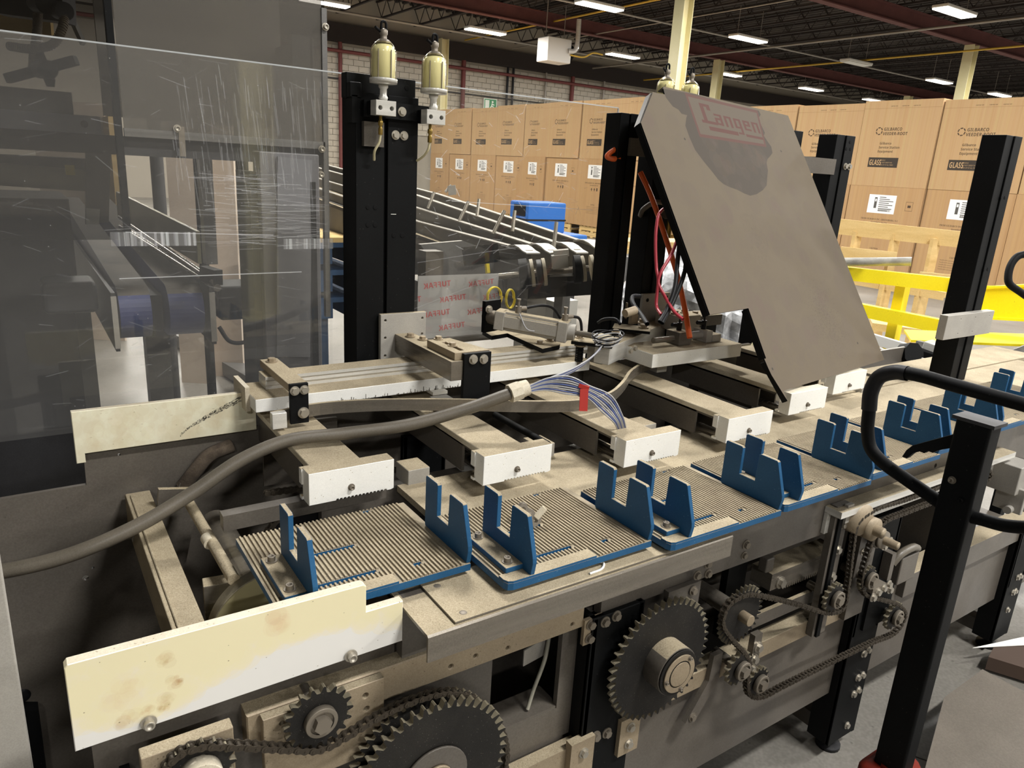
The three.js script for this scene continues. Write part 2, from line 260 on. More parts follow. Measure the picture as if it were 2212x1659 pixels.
const printLow = canvas(1024, 1024, (c, w, h) => {
  c.fillStyle = '#af8d65'; c.fillRect(0, 0, w, h);
  for (let i = 0; i < 240; i++) { c.fillStyle = `rgba(${i % 2 ? 200 : 140},${i % 2 ? 160 : 105},${i % 2 ? 115 : 68},0.05)`; c.fillRect(rnd() * w, 0, 2 + rnd() * 22, h); }
  c.fillStyle = '#e9e8e6'; c.fillRect(300, 90, 380, 205); c.fillStyle = '#55524e'; c.fillRect(385, 120, 36, 120); c.fillStyle = '#e9e8e6'; c.fillRect(393, 136, 20, 30);
  c.fillStyle = '#6a6763'; for (let k = 0; k < 8; k++) c.fillRect(450, 112 + k * 21, 90 + ((k * 53) % 110), 9);
  for (let k = 0; k < 34; k++) c.fillRect(455 + k * 5, 244, (k * 7) % 4 + 1, 30);
  c.fillStyle = ink; c.textAlign = 'center'; c.font = 'bold 25px serif'; c.fillText('FROM GILBARCO INC. GREENSBORO, N.C.', 500, 372); c.font = 'bold 21px serif'; c.fillText('Assembled in the USA', 500, 404);
  c.strokeStyle = ink; c.lineWidth = 3; c.strokeRect(820, 150, 90, 96); c.fillRect(846, 186, 42, 26);
  for (const x of [440, 520]) { c.beginPath(); c.moveTo(x, 432); c.lineTo(x + 24, 462); c.lineTo(x - 24, 462); c.fill(); c.fillRect(x - 8, 462, 16, 20); } c.fillRect(575, 434, 34, 46); 
  c.font = 'bold 24px serif'; c.fillText('CAUTION', 500, 700); c.font = '17px serif'; for (let k = 0; k < 5; k++) c.fillText('handle with care and keep this carton dry', 500, 730 + k * 24);
});
const topFace = std({ map: printTop, roughness: 0.9 }), lowFace = std({ map: printLow, roughness: 0.9 });
M.palletWood = M.wood;
function carton(z0, z1, y0, y1, upper, label, group) {
  const w = Math.abs(z1 - z0) - 0.02, h = y1 - y0, g = new THREE.BoxGeometry(1.3, h, w, 1, 1, 1);
  { const p = g.attributes.position; for (let i = 0; i < p.count; i++) p.setX(i, p.getX(i) + (rnd() - 0.5) * 0.0); }
  const m = new THREE.Mesh(g, [M.card, upper ? topFace : lowFace, M.card, M.card, M.card, M.card]); m.name = numbered('carton'); m.castShadow = m.receiveShadow = true;
  m.position.set(12.3 + 0.65 + (rnd() - 0.5) * 0.05, (y0 + y1) / 2, (z0 + z1) / 2); scene.add(m); tag(m, label, 'carton', group);
}
function pallet(name, label, x, y, z, w, d, group, m = M.wood) { // boards along x on three stringers
  const t = thing(name, label, 'pallet', [x, y, z], 0, group); const n = 7;
  for (let k = 0; k < n; k++) obj('deck_board', span(-w / 2, w / 2, 0.12, 0.14, -d / 2 + k * (d - 0.1) / (n - 1), -d / 2 + k * (d - 0.1) / (n - 1) + 0.1), m, t);
  for (const s of [-1, 0, 1]) obj('stringer', span(s * (w / 2 - 0.03) - 0.02, s * (w / 2 - 0.03) + 0.02, 0.02, 0.12, -d / 2, d / 2), m, t);
  for (let k = 0; k < 3; k++) obj('bottom_board', span(-w / 2, w / 2, 0, 0.02, -d / 2 + k * (d - 0.1) / 2, -d / 2 + k * (d - 0.1) / 2 + 0.1), m, t);
  return t;
}
{
  const ord = ['', 'first', 'second', 'third', 'fourth', 'fifth', 'sixth', 'seventh', 'eighth'];
  const A = [-2.5, -3.83, -5.15, -6.48, -7.8, -9.12, -10.44, -11.76], B = [-13.0, -14.07, -15.52, -16.93, -18.06, -19.5, -20.98, -22.36, -23.7];
  for (let i = 1; i < A.length; i++) {
    pallet('carton_pallet', 'wooden pallet under the front row of large cartons', 12.95, 0, (A[i] + A[i - 1]) / 2, 1.2, 1.2, 'pallets under large cartons');
    carton(A[i - 1], A[i], 0.142, 1.66, false, `${ord[A.length - i]} large carton with white shipping label in bottom tier, counting from the cream column`, 'bottom tier cartons of the front row');
    carton(A[i - 1], A[i], 1.662, 3.02 + (rnd() - 0.5) * 0.04, true, `${ord[A.length - i]} large carton printed GLASS in top tier, counting from the cream column`, 'top tier cartons of the front row');
  }
  for (let i = 1; i < B.length; i++) {
    pallet('carton_pallet', 'wooden pallet under the distant row of cartons', 12.95, 0.142, (B[i] + B[i - 1]) / 2, 1.2, 1.05, 'pallets under distant cartons');
    pallet('carton_pallet', 'wooden pallet under the distant row of cartons', 12.95, 0, (B[i] + B[i - 1]) / 2, 1.2, 1.05, 'pallets under distant cartons');
    carton(B[i - 1], B[i], 0.284, 1.94, false, `${ord[i]} distant carton with white label in bottom tier, counting from the cream column`, 'bottom tier cartons of the distant row');
    carton(B[i - 1], B[i], 1.942, 3.32 + (rnd() - 0.5) * 0.04, true, `${ord[i]} distant carton with printed panel in top tier, counting from the cream column`, 'top tier cartons of the distant row');
  }
}

// ------------------------------------------------------------------ shared small hardware
const boltGeo = merged([place(new THREE.CylinderGeometry(1.35, 1.35, 0.25, 18), 0, 0.125, 0), place(flat(new THREE.CylinderGeometry(0.95, 0.95, 0.75, 6)), 0, 0.6, 0)]);
const capGeo = merged([place(new THREE.CylinderGeometry(1.3, 1.3, 0.2, 18), 0, 0.1, 0), place(lathe([[0, 1], [0.42, 1], [0.45, 1.35], [0.8, 1.35], [0.88, 1.25], [0.88, 0.2]], 16), 0, 0, 0)]);
const UP = { y: [0, 1, 0], z: [0, 0, 1], x: [1, 0, 0], X: [-1, 0, 0], Z: [0, 0, -1] };
function bolt(parent, [x, y, z], dir = 'z', r = 0.008, m = M.zinc, geo = boltGeo) {
  const o = new THREE.Mesh(geo, m); o.name = geo === capGeo ? 'socket_screw' : 'bolt'; o.scale.setScalar(r); o.position.set(x, y, z); o.quaternion.setFromUnitVectors(V(0, 1, 0), V(...UP[dir])); o.rotateY((x * 37 + y * 91) % 1); o.castShadow = o.receiveShadow = true; parent.add(o); return o;
}
const P = (name, label, category, group) => thing(name, label, category, [0, 0, 0], 0, group); // pieces are given in hall coordinates, settled on their base at the end
const T = (name, gs, m, label, category, group, top) => tag(obj(name, gs, m, null, top), label, category, group);
function ribbon(pts, t, y0, y1) { // upright strip of thickness t along a curve in x,z
  const c = new THREE.CatmullRomCurve3(pts.map(([x, z]) => V(x, 0, z))).getPoints(40), a = [], b = [];
  c.forEach((p, i) => { const q = c[Math.min(i + 1, 40)].clone().sub(c[Math.max(i - 1, 0)]).normalize(); a.push([p.x - q.z * t / 2, -(p.z + q.x * t / 2)]); b.unshift([p.x + q.z * t / 2, -(p.z - q.x * t / 2)]); });
  return place(plate([...a, ...b], y1 - y0), 0, y0, 0, -Math.PI / 2);
}
const zF = -0.905;
// ------------------------------------------------------------------ machine frame
const frame = P('machine_frame', 'long grey painted packaging machine frame on black levelling legs', 'machine');
obj('front_plate', plate([[0.86, 0.782], [3.1, 0.782], [3.1, 0.935], [2.52, 0.935], [2.5, 0.925], [2.43, 0.925], [2.41, 0.95], [0.44, 0.95], [0.44, 0.84], [0.86, 0.84]], 0.02, 0, [[1.155, 0.835, 0.006], [1.19, 0.837, 0.006], [2.07, 0.872, 0.007]]).translate(0, 0, zF - 0.02), M.paint, frame);
obj('lower_panel', plate([[0.97, 0.214], [2.62, 0.214], [2.62, 0.49], [0.97, 0.49]], 0.012).translate(0, 0, zF - 0.03), M.paint, frame);
obj('lower_panel', plate([[2.62, 0.214], [3.6, 0.214], [3.6, 0.46], [2.62, 0.46]], 0.012).translate(0, 0, zF - 0.03), M.paint, frame);
obj('end_panel', plate([[0.01, 0.2], [0.97, 0.2], [0.97, 0.785], [0.44, 0.785], [0.44, 0.888], [0.01, 0.888]], 0.012, 0, [{ pts: [[0.634, 0.58], [0.794, 0.575], [0.794, 0.772], [0.634, 0.772]] }]).translate(0, 0, zF - 0.04), M.paint, frame);
obj('bearing_rail', plate([[0.2, 0.775], [0.815, 0.775], [0.815, 0.832], [0.2, 0.832]], 0.028, 0.002, [[0.372, 0.79, 0.007], [0.53, 0.792, 0.006], [0.578, 0.795, 0.006], [0.645, 0.787, 0.006], [0.79, 0.787, 0.006], [0.37, 0.816, 0.007], [0.225, 0.812, 0.006]]).translate(0, 0, zF - 0.028), M.tanSteel, frame, M.dust);
obj('lower_rail', span(0.93, 1.81, 0.49, 0.537, zF - 0.035, zF + 0.004, 0.002), M.tanSteel, frame, M.dust);
obj('lower_rail', span(2.05, 3.6, 0.457, 0.529, zF - 0.06, zF + 0.004, 0.002), M.paint, frame, M.dust);
obj('rail_bracket', plate([[1.14, 0.42], [1.17, 0.41], [1.235, 0.5], [1.235, 0.575], [1.205, 0.575], [1.2, 0.51]], 0.012).translate(0, 0, zF + 0.004), M.paint, frame);
obj('support_plate', plate([[1.03, 0.7], [1.125, 0.7], [1.125, 0.79], [1.03, 0.79]], 0.012).translate(0, 0, zF + 0.002), M.paint, frame);
obj('hanger_strip', span(0.815, 0.862, 0.735, 0.79, zF, zF + 0.008), M.tanSteel, frame);
const legLabel = 'black steel leg';
function leg(x0, x1, y1, z) {
  const l = obj('leg', [span(x0, x0 + 0.012, 0.05, y1, z - 0.07, z, 0), span(x0, x1, 0.05, y1, z - 0.012, z, 0.003), span(x1 - 0.012, x1, 0.05, y1, z - 0.07, z, 0)], M.black, frame);
  obj('levelling_foot', place(lathe([[0, 0], [0.035, 0], [0.035, 0.012], [0.012, 0.02], [0.012, 0.06], [0, 0.06]], 18), (x0 + x1) / 2, 0, z - 0.035), M.rubber, l); return l;
}
for (const [a, b, h] of [[0.832, 0.965, 0.79], [1.795, 1.925, 0.78], [2.79, 2.91, 0.5], [0.02, 0.05, 0.8]]) leg(a, b, h, zF + 0.012);
for (const [a, b] of [[0.8, 0.93], [1.8, 1.93], [2.8, 2.92]]) leg(a, b, 0.9, -1.66);
for (const x of [1.83, 2.83]) obj('foot_tie', span(x, x + 0.05, 0.04, 0.09, -1.66, zF - 0.04), M.paint, frame);
obj('bed_plate', span(0.6, 3.4, 0.946, 0.96, -1.27, -1.055), M.dust, frame);
obj('bed_plate', span(2.0, 3.6, 0.945, 0.96, -1.45, -1.28), M.dust, frame);
obj('inner_beam', [span(0.45, 3.3, 0.86, 0.94, -1.34, -1.3), span(0.42, 2.2, 0.6, 1.035, -1.69, -1.675), span(2.2, 3.3, 0.6, 0.93, -1.69, -1.675)], M.paint, frame);
obj('bottom_tray', span(-0.45, 3.6, 0.2, 0.215, -1.66, zF - 0.045), M.paint, frame);
for (let k = 0; k < 7; k++) obj('cross_bar', span(0.525 + k * 0.327, 0.555 + k * 0.327, 0.93, 0.97, -1.62, -1.36), M.paint, frame, M.dust);
for (let k = 0; k < 6; k++) obj('slide_block', span(0.62 + k * 0.327, 0.67 + k * 0.327, 0.955, 0.992, -1.32, -1.26, 0.002), M.aluMatt, frame, M.dust);
for (const [px, py] of [[1293, 1312], [1319, 1308], [1343, 1301], [1287, 1343]]) { }
for (const [x, y, z, r] of [[0.83, 0.778, zF + 0.008, 0.0085], [0.862, 0.776, zF + 0.012, 0.0085], [0.89, 0.78, zF + 0.012, 0.0085], [0.83, 0.748, zF + 0.008, 0.0085], [1.1, 0.775, zF + 0.016, 0.008], [1.105, 0.81, zF + 0.016, 0.008], [1.155, 0.815, zF, 0.008], [1.16, 0.79, zF, 0.008], [1.275, 0.83, zF, 0.0085], [1.275, 0.803, zF, 0.007], [2.645, 0.905, zF, 0.007], [0.87, 0.505, zF + 0.012, 0.009], [0.9, 0.5, zF + 0.012, 0.009], [1.16, 0.43, zF + 0.016, 0.008]]) bolt(frame, [x, y, z], 'z', r, M.zincDull);
for (const [x, y] of [[1.878, 0.335], [1.9, 0.34], [1.876, 0.255], [1.9, 0.255], [1.873, 0.2], [1.896, 0.205], [2.855, 0.3], [2.875, 0.3], [2.85, 0.24], [2.87, 0.24], [2.845, 0.17], [1.875, 0.09]]) bolt(frame, [x, y, zF + 0.012], 'z', 0.0085, M.zinc);
{ // lower left bracket with bolts
  obj('corner_bracket', [span(0.6, 0.846, 0.44, 0.5, zF - 0.02, zF + 0.006), span(0.8, 0.86, 0.4, 0.52, zF + 0.004, zF + 0.022)], M.tanSteel, frame, M.dust);
  obj('corner_bracket', span(0.93, 0.985, 0.43, 0.52, zF + 0.012, zF + 0.022), M.tanSteel, frame);
  for (const [x, y, z] of [[0.832, 0.49, zF + 0.022], [0.832, 0.435, zF + 0.022], [0.957, 0.497, zF + 0.022], [0.957, 0.455, zF + 0.022]]) bolt(frame, [x, y, z], 'z', 0.0085);
}
// back wall of the bed at the open end, with its step
obj('back_panel', plate([[-0.5, 0.2], [0.6, 0.2], [0.6, 1.0], [0.41, 1.005], [0.067, 1.005], [0.066, 0.93], [-0.5, 0.925]], 0.01, 0, [[0.045, 0.72, 0.006], [0.06, 0.74, 0.003], [0.13, 0.985, 0.003]]).translate(0, 0, -1.62), M.paint, frame);
for (const [x, y] of [[-0.0936, 0.4794], [-0.1153, 0.4372], [-0.0911, 0.4350]]) { const p = obj('hole_plug', place(lathe([[0, 0.006], [0.012, 0.006], [0.016, 0]], 16), x, y, -1.61, Math.PI / 2), M.rubber, frame); }
obj('corner_post', plate([[-0.1759, 0.5012], [-0.0686, 0.4542], [-0.0713, 0.2506], [-0.1987, 0.3149]], 0.03).translate(0, 0, -1.61), M.black, frame);
{ // interior behind the window: cable, clip, closed boxes added to block light
  obj('inner_shade_box', [span(0.5, 0.9, 0.45, 0.84, -1.26, -1.25), span(0.5, 0.9, 0.83, 0.84, -1.26, zF - 0.045), span(0.5, 0.51, 0.45, 0.84, -1.26, zF - 0.045), span(0.89, 0.9, 0.45, 0.84, -1.26, zF - 0.045), span(0.5, 0.9, 0.45, 0.46, -1.26, zF - 0.045)], M.paint, frame);
  obj('inner_shade_box', [span(1.0, 2.3, 0.3, 0.95, -1.27, -1.255), span(1.0, 2.3, 0.925, 0.935, -1.26, zF - 0.025), span(2.29, 2.3, 0.3, 0.935, -1.26, zF - 0.035), span(1.0, 1.01, 0.3, 0.935, -1.26, zF - 0.035), span(1.0, 2.3, 0.3, 0.31, -1.26, zF - 0.035)], M.paint, frame);  // second added box, shuts lamp light out of the wide opening
  obj('window_sill', span(0.63, 0.8, 0.565, 0.58, -1.0, zF - 0.03), M.paint, frame);
  obj('clip_plate', plate([[0, 0], [0.05, 0.008], [0.055, 0.05], [0.03, 0.044], [0, 0.036]], 0.003).translate(0.745, 0.655, -0.99), M.aluMatt, frame);
  obj('sensor_cable', tube([[0.8, 0.72, -0.98], [0.785, 0.67, -0.97], [0.75, 0.62, -0.955], [0.735, 0.585, -0.95]], 0.004, 24, 8), std({ color: 0x9a9789, roughness: 0.5 }), frame);
}
// ------------------------------------------------------------------ front guide channel, white guard boards
{
  const g = P('guide_channel', 'bent stainless guide channel running along the front below the blue buckets', 'guide');
  obj('channel', plate([[-0.93, 0.95], [-0.803, 0.95], [-0.8, 0.947], [-0.8, 0.905], [-0.804, 0.905], [-0.804, 0.944], [-0.93, 0.946]].map(([z, y]) => [-z, y]), 0.655).rotateY(Math.PI / 2).translate(0.43, 0, 0), M.steel, g, M.dust);
  obj('wear_strip', plate([[-0.93, 0.9515], [-0.806, 0.9515], [-0.806, 0.9545], [-0.93, 0.9545]].map(([z, y]) => [-z, y]), 0.6).rotateY(Math.PI / 2).translate(0.478, 0, 0), M.steel, g, M.dust);
  for (const z of [-0.905, -0.822]) obj('rivet', place(lathe([[0, 0.001], [0.004, 0.001], [0.006, 0]], 14), 0.5, 0.9546, z), M.zincDull, g);
  obj('tape_tail', tube([[0.74, 0.956, -0.815], [0.77, 0.956, -0.818], [0.783, 0.957, -0.83], [0.779, 0.957, -0.838]], 0.0022, 16, 6), M.white, g);
}
{
  const boardTex = canvas(1024, 320, (c, w, h) => {
    c.fillStyle = '#dfddd8'; c.fillRect(0, 0, w, h);
    for (let i = 0; i < 900; i++) { const x = rnd() * w, lim = 0.42 + 0.16 * Math.sin(x / 140) + 0.42 * Math.max(0, 0.35 - x / w), y = Math.pow(rnd(), 1.15) * h * (lim + 0.14), r = 14 + rnd() * 34; c.fillStyle = 'rgba(228,217,180,0.24)'; c.beginPath(); c.arc(x, y, r, 0, 7); c.fill(); }
    for (const [x, y, r, a] of [[270, 170, 10, 0.5], [262, 165, 20, 0.22], [235, 225, 22, 0.16], [225, 250, 14, 0.3], [130, 250, 26, 0.2], [180, 240, 16, 0.18], [560, 60, 40, 0.12], [240, 80, 22, 0.22], [120, 150, 50, 0.1]]) for (let k = 0; k < 14; k++) { c.fillStyle = `rgba(${150 + rnd() * 30},${112 + rnd() * 20},${62 + rnd() * 20},${a * 0.25})`; c.beginPath(); c.arc(x + (rnd() - 0.5) * r * 1.6, y + (rnd() - 0.5) * r * 1.6, r * (0.2 + rnd() * 0.7), 0, 7); c.fill(); }
    for (let i = 0; i < 26; i++) { c.fillStyle = 'rgba(70,58,40,0.7)'; c.fillRect(rnd() * w, rnd() * h, 1 + rnd() * 3, 1 + rnd() * 2); }
  });
  boardTex.wrapS = boardTex.wrapT = THREE.ClampToEdgeWrapping; boardTex.repeat.set(1 / 0.45, 1 / 0.13); boardTex.offset.set(0.007 / 0.45, -0.885 / 0.13);
  const g = P('guard_board', 'yellowed white plastic guard board at the open end of the bucket conveyor', 'guard');
  obj('board', plate([[-0.007, 0.893], [0.425, 0.898], [0.425, 0.966], [0.366, 0.966], [0.366, 1.009], [0.362, 1.012], [-0.004, 1.014], [-0.007, 1.01]], 0.014, 0.001).translate(0, 0, -0.89), std({ map: boardTex, roughness: 0.4 }), g, M.whiteDirty);
  bolt(g, [0.0732, 0.902, -0.873], 'z', 0.0075, M.zinc, capGeo); bolt(g, [0.3422, 0.9026, -0.873], 'z', 0.0075, M.zinc, capGeo);
}
{
  const scuff = canvas(1024, 256, (c, w, h) => {
    c.fillStyle = '#dcd6bd'; c.fillRect(0, 0, w, h);
    for (let i = 0; i < 260; i++) { c.fillStyle = `rgba(${rnd() < 0.5 ? '240,235,215' : '200,188,150'},0.12)`; c.beginPath(); c.arc(rnd() * w, rnd() * h, 10 + rnd() * 50, 0, 7); c.fill(); }
    for (let i = 0; i < 420; i++) { const t = rnd(), x = 560 + t * 420, y = 222 - Math.pow(t, 0.75) * 190 + (rnd() - 0.5) * (12 + 26 * t), l = 3 + rnd() * 22 * t; c.fillStyle = `rgba(30,28,24,${0.12 + rnd() * 0.6})`; c.save(); c.translate(x, y); c.rotate(-0.35); c.fillRect(-l / 2, -1, l, 1.5 + rnd() * 4); c.restore(); }
    for (let i = 0; i < 60; i++) { c.fillStyle = `rgba(110,95,60,${rnd() * 0.4})`; c.fillRect(rnd() * w, rnd() * h, 2 + rnd() * 14, 1 + rnd() * 3); }
  });
  scuff.wrapS = scuff.wrapT = THREE.ClampToEdgeWrapping; scuff.repeat.set(1 / 0.36, 1 / 0.1); scuff.offset.set(-0.05 / 0.36, -1.0 / 0.1);
  const g = P('guard_board', 'white plastic guard board with black skid marks on the grey back panel', 'guard');
  obj('board', plate([[0.054, 0.985], [0.068, 0.985], [0.068, 1.004], [0.405, 1.004], [0.405, 1.092], [0.054, 1.092]], 0.012, 0.001).translate(0, 0, -1.608), std({ map: scuff, roughness: 0.5 }), g, M.whiteDirty);
}
// ------------------------------------------------------------------ blue buckets
{
  const LP = 0.31, W = 0.255, proto = P('conveyor_bucket', '', 'bucket', 'blue buckets along the conveyor');
  const slots = [[0.06, 0.166, -0.044, -0.054], [0.06, 0.166, -0.136, -0.146]], holes = [[0.226, 0.24, -0.033, -0.043], [0.226, 0.24, -0.245, -0.253]];
  const cut = [...slots, ...holes].map(([a, b, c, d]) => ({ pts: [[a, -c], [b, -c], [b, -d], [a, -d]] }));
  const outline = [[0.012, 0], [LP, 0], [LP, W], [0, W], [0, 0.012], [0.0035, 0.0035]];
  obj('base_plate', place(plate(outline.map(([x, y]) => [x, y]), 0.012, 0, cut).scale(1, 1, 1), 0, 0, 0, Math.PI / 2).scale(1, 1, -1).translate(0, 0.012, 0), M.blue, proto);
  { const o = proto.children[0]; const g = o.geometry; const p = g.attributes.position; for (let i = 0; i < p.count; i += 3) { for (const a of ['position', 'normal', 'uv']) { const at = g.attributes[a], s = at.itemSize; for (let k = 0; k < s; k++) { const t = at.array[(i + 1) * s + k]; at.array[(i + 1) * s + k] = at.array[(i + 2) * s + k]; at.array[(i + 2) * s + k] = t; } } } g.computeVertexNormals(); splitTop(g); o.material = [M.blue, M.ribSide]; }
  const ribs = [], pitch = 0.00738;
  for (let x = 0.004; x < LP - 0.012; x += pitch) {
    let segs = [[x < 0.182 ? -0.027 : -0.0005, -W + 0.001]];
    for (const [a, b, c, d] of [...slots, ...holes]) if (x > a - 0.004 && x < b + 0.001) segs = segs.flatMap(([s, e]) => (c < s && d > e) ? [[s, c], [d, e]] : [[s, e]]);
    for (const [s, e] of segs) { const g = plate([[x, 0.0118], [x + 0.0048, 0.0118], [x + 0.0042, 0.0152], [x + 0.0012, 0.0152]], Math.abs(e - s)); ribs.push(g.translate(0, 0, e)); }
  }
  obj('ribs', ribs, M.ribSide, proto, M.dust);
  obj('front_strip', place(plate([[0.012, 0.0005], [0.182, 0.0005], [0.182, 0.026], [0.0005, 0.026], [0.0005, 0.012], [0.004, 0.004]], 0.004), 0, 0.016, 0, Math.PI / 2).scale(1, 1, -1), M.blue, proto, M.dust);
  { const o = proto.children[2], g = o.geometry.toNonIndexed ? o.geometry : o.geometry; const ix = g.index; const arr = ix.array; for (let i = 0; i < arr.length; i += 3) { const t = arr[i + 1]; arr[i + 1] = arr[i + 2]; arr[i + 2] = t; } g.computeVertexNormals(); const g2 = splitTop(metric(g)); o.geometry = g2; }
  const prof = [[0.004, 0], [0.15, 0], [0.152, 0.004], [0.152, 0.094], [0.149, 0.0965], [0.112, 0.0965], [0.109, 0.094], [0.109, 0.036], [0.068, 0.036], [0.066, 0.0945], [0.063, 0.0965], [0.025, 0.0965], [0.022, 0.0945], [0.0005, 0.03], [0, 0.022]];
  const cleat = plate(prof, 0.007, 0.0006).rotateY(Math.PI / 2);
  obj('cleat', cleat.clone().translate(LP - 0.006, 0.0135, 0), M.blue, proto, M.dust);
  const lc = obj('cleat', cleat.clone().translate(0.046, 0.0155, 0.001), M.blue, proto, M.dust);
  obj('cleat_foot', span(0.012, 0.047, 0.0155, 0.026, -0.15, -0.024, 0.0025), M.blue, lc, M.dust);
  for (const z of [-0.04, -0.132]) bolt(lc, [0.025, 0.026, z], 'y', 0.0068, M.zincDull, capGeo);
  obj('chain_lug', span(0.15, 0.2, -0.011, 0, -0.2, -0.012, 0.003), M.blue, proto);
  const zf = [-0.91, -0.826, -0.795, -0.80, -0.813, -0.828, -0.845, -0.86], word = ['first', 'second', 'third', 'fourth', 'fifth', 'sixth', 'seventh', 'eighth'];
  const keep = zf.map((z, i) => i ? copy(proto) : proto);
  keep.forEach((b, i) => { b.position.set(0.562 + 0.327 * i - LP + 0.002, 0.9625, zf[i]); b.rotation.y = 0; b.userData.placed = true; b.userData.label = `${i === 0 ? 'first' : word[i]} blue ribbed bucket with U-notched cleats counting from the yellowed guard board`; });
}
{ // a broken chain piece lying in the second bucket
  const t = P('loose_chain_link', 'loose steel chain link piece lying on the ribs of a blue bucket', 'chain link');
  const dog = (x, y) => plate([[-0.024, -0.006], [-0.02, -0.011], [-0.012, -0.008], [0, -0.011], [0.012, -0.008], [0.02, -0.011], [0.024, -0.006], [0.024, 0.006], [0.02, 0.011], [0.012, 0.008], [0, 0.011], [-0.012, 0.008], [-0.02, 0.011], [-0.024, 0.006]], 0.003, 0.0005, [[-0.016, 0, 0.004], [0.016, 0, 0.004]]);
  const put = (g) => { g.rotateZ(-0.9); g.rotateY(-0.35); g.rotateX(-0.35); return g.translate(0.7242, 0.997, -0.9747); };
  obj('link_plate', put(dog()), M.zincDull, t); obj('link_plate', put(dog().translate(0, 0, -0.014)), M.zincDull, t);
  obj('pin', put(new THREE.CylinderGeometry(0.005, 0.005, 0.03, 14).rotateX(Math.PI / 2)), M.zincDull, t);
  obj('wing_nut', put(box(0.012, 0.026, 0.006, 0.012, 0.016, 0.004, 0.002)), M.whiteDirty, t);
}
// ------------------------------------------------------------------ pushers
{
  const xR = [0.559, 0.889, 1.213, 1.548, 1.89, 2.205], zf = [-1.2, -1.134, -1.078, -1.083, -1.157, -1.229], W = 0.166, word = ['first', 'second', 'third', 'fourth', 'fifth', 'sixth'];
  const pr = [[0, 0.006], [0.0, 0.0], [0.05, 0]]; for (let x = 0.05; x < W - 0.018; x += 0.0074) pr.push([x + 0.001, 0.003], [x + 0.005, 0.003], [x + 0.0064, 0]); pr.push([W - 0.006, 0], [W, 0.002], [W, 0.061], [0, 0.061]);
  xR.forEach((x1, i) => {
    const x0 = x1 - W, t = P('pusher', `${word[i]} white block pusher on a dusty arm, counting from the skid marked guard board`, 'pusher', 'white block pushers'), z = zf[i], back = i < 4 ? -1.66 : -1.62;
    obj('block', [plate(pr, 0.034, 0.0006).translate(x0, 0.99, z - 0.034), span(x0 - 0.004, x0 + 0.03, 0.99, 0.996, z - 0.042, z - 0.03), span(x0 - 0.004, x0 + 0.03, 1.02, 1.05, z - 0.044, z - 0.03)], M.white, t, i > 3 ? M.whiteDirty : M.dust);
    bolt(t, [x0 + 0.08, 1.011, z + 0.0006], 'z', 0.0052, M.zincDull, capGeo);
    obj('arm', span(x0 + 0.015, x0 + 0.113, 1.036, 1.0495, back, z - 0.03, 0.002), M.whiteDirty, t, M.dust);
    obj('arm_channel', [span(x0 + 0.02, x0 + 0.026, 0.972, 1.036, back, z - 0.12), span(x0 + 0.1, x0 + 0.106, 0.972, 1.036, back, z - 0.12), span(x0 + 0.02, x0 + 0.106, 1.03, 1.036, back, z - 0.035)], M.paint, t);
    obj('slide_rod', rod([x0 + 0.06, 0.978, back - 0.02], [x0 + 0.06, 0.978, z - 0.06], 0.012), M.steel, t);
  });
}

// ------------------------------------------------------------------ rail over the pusher arms
{
  const t = P('cam_rail', 'white plastic rail with a grooved aluminium bar on top above the pusher arms', 'rail');
  obj('plastic_rail', span(0.385, 1.3, 1.07, 1.1, -1.645, -1.515, 0.002), M.white, t, M.dust);
  obj('end_pad', span(0.376, 0.386, 1.06, 1.115, -1.66, -1.56), M.whiteDirty, t);
  obj('aluminium_bar', [span(0.425, 1.38, 1.1, 1.107, -1.632, -1.578), span(0.425, 1.38, 1.107, 1.111, -1.632, -1.581), span(0.425, 1.38, 1.111, 1.118, -1.632, -1.578), span(0.425, 1.38, 1.118, 1.121, -1.632, -1.581), span(0.425, 1.38, 1.121, 1.128, -1.632, -1.578)], M.alu, t, M.dust);
  bolt(t, [0.452, 1.128, -1.6], 'y', 0.005, M.zincDull);
  const sm = std({ map: tones(0xdcd8cc, 0xe8e4d9, { s: 50, metres: 0.3, grain: 4 }), roughness: 0.5 });
  obj('rub_pad', span(0.8, 0.84, 1.062, 1.07, -1.56, -1.5), sm, t);
  const sk = std({ color: 0x6b675d, roughness: 1 }); // scuffs along the lower edge of the rail
  for (let k = 0; k < 70; k++) { const x = 0.56 + rnd() * 0.33, h = 0.002 + Math.pow(rnd(), 3) * 0.011; obj('scuff_mark', span(x, x + 0.0006 + rnd() * 0.0014, 1.071, 1.071 + h, -1.515, -1.5145), sk, t); }
}
{
  const t = P('steel_cam_strip', 'bent bright steel strip curving in front of the white rail', 'cam strip');
  obj('strip', ribbon([[0.40, -1.455], [0.5, -1.475], [0.6, -1.46], [0.7, -1.425], [0.82, -1.37], [0.95, -1.3], [1.06, -1.262], [1.16, -1.275], [1.26, -1.335], [1.37, -1.42], [1.48, -1.475], [1.54, -1.49]], 0.008, 1.062, 1.089), M.steel, t, M.dust);
  obj('end_block', span(0.398, 0.428, 1.056, 1.09, -1.455, -1.438, 0.001), M.alu, t);
  obj('strip_end', span(1.52, 1.56, 1.05, 1.095, -1.5, -1.47, 0.002), M.aluMatt, t);
}
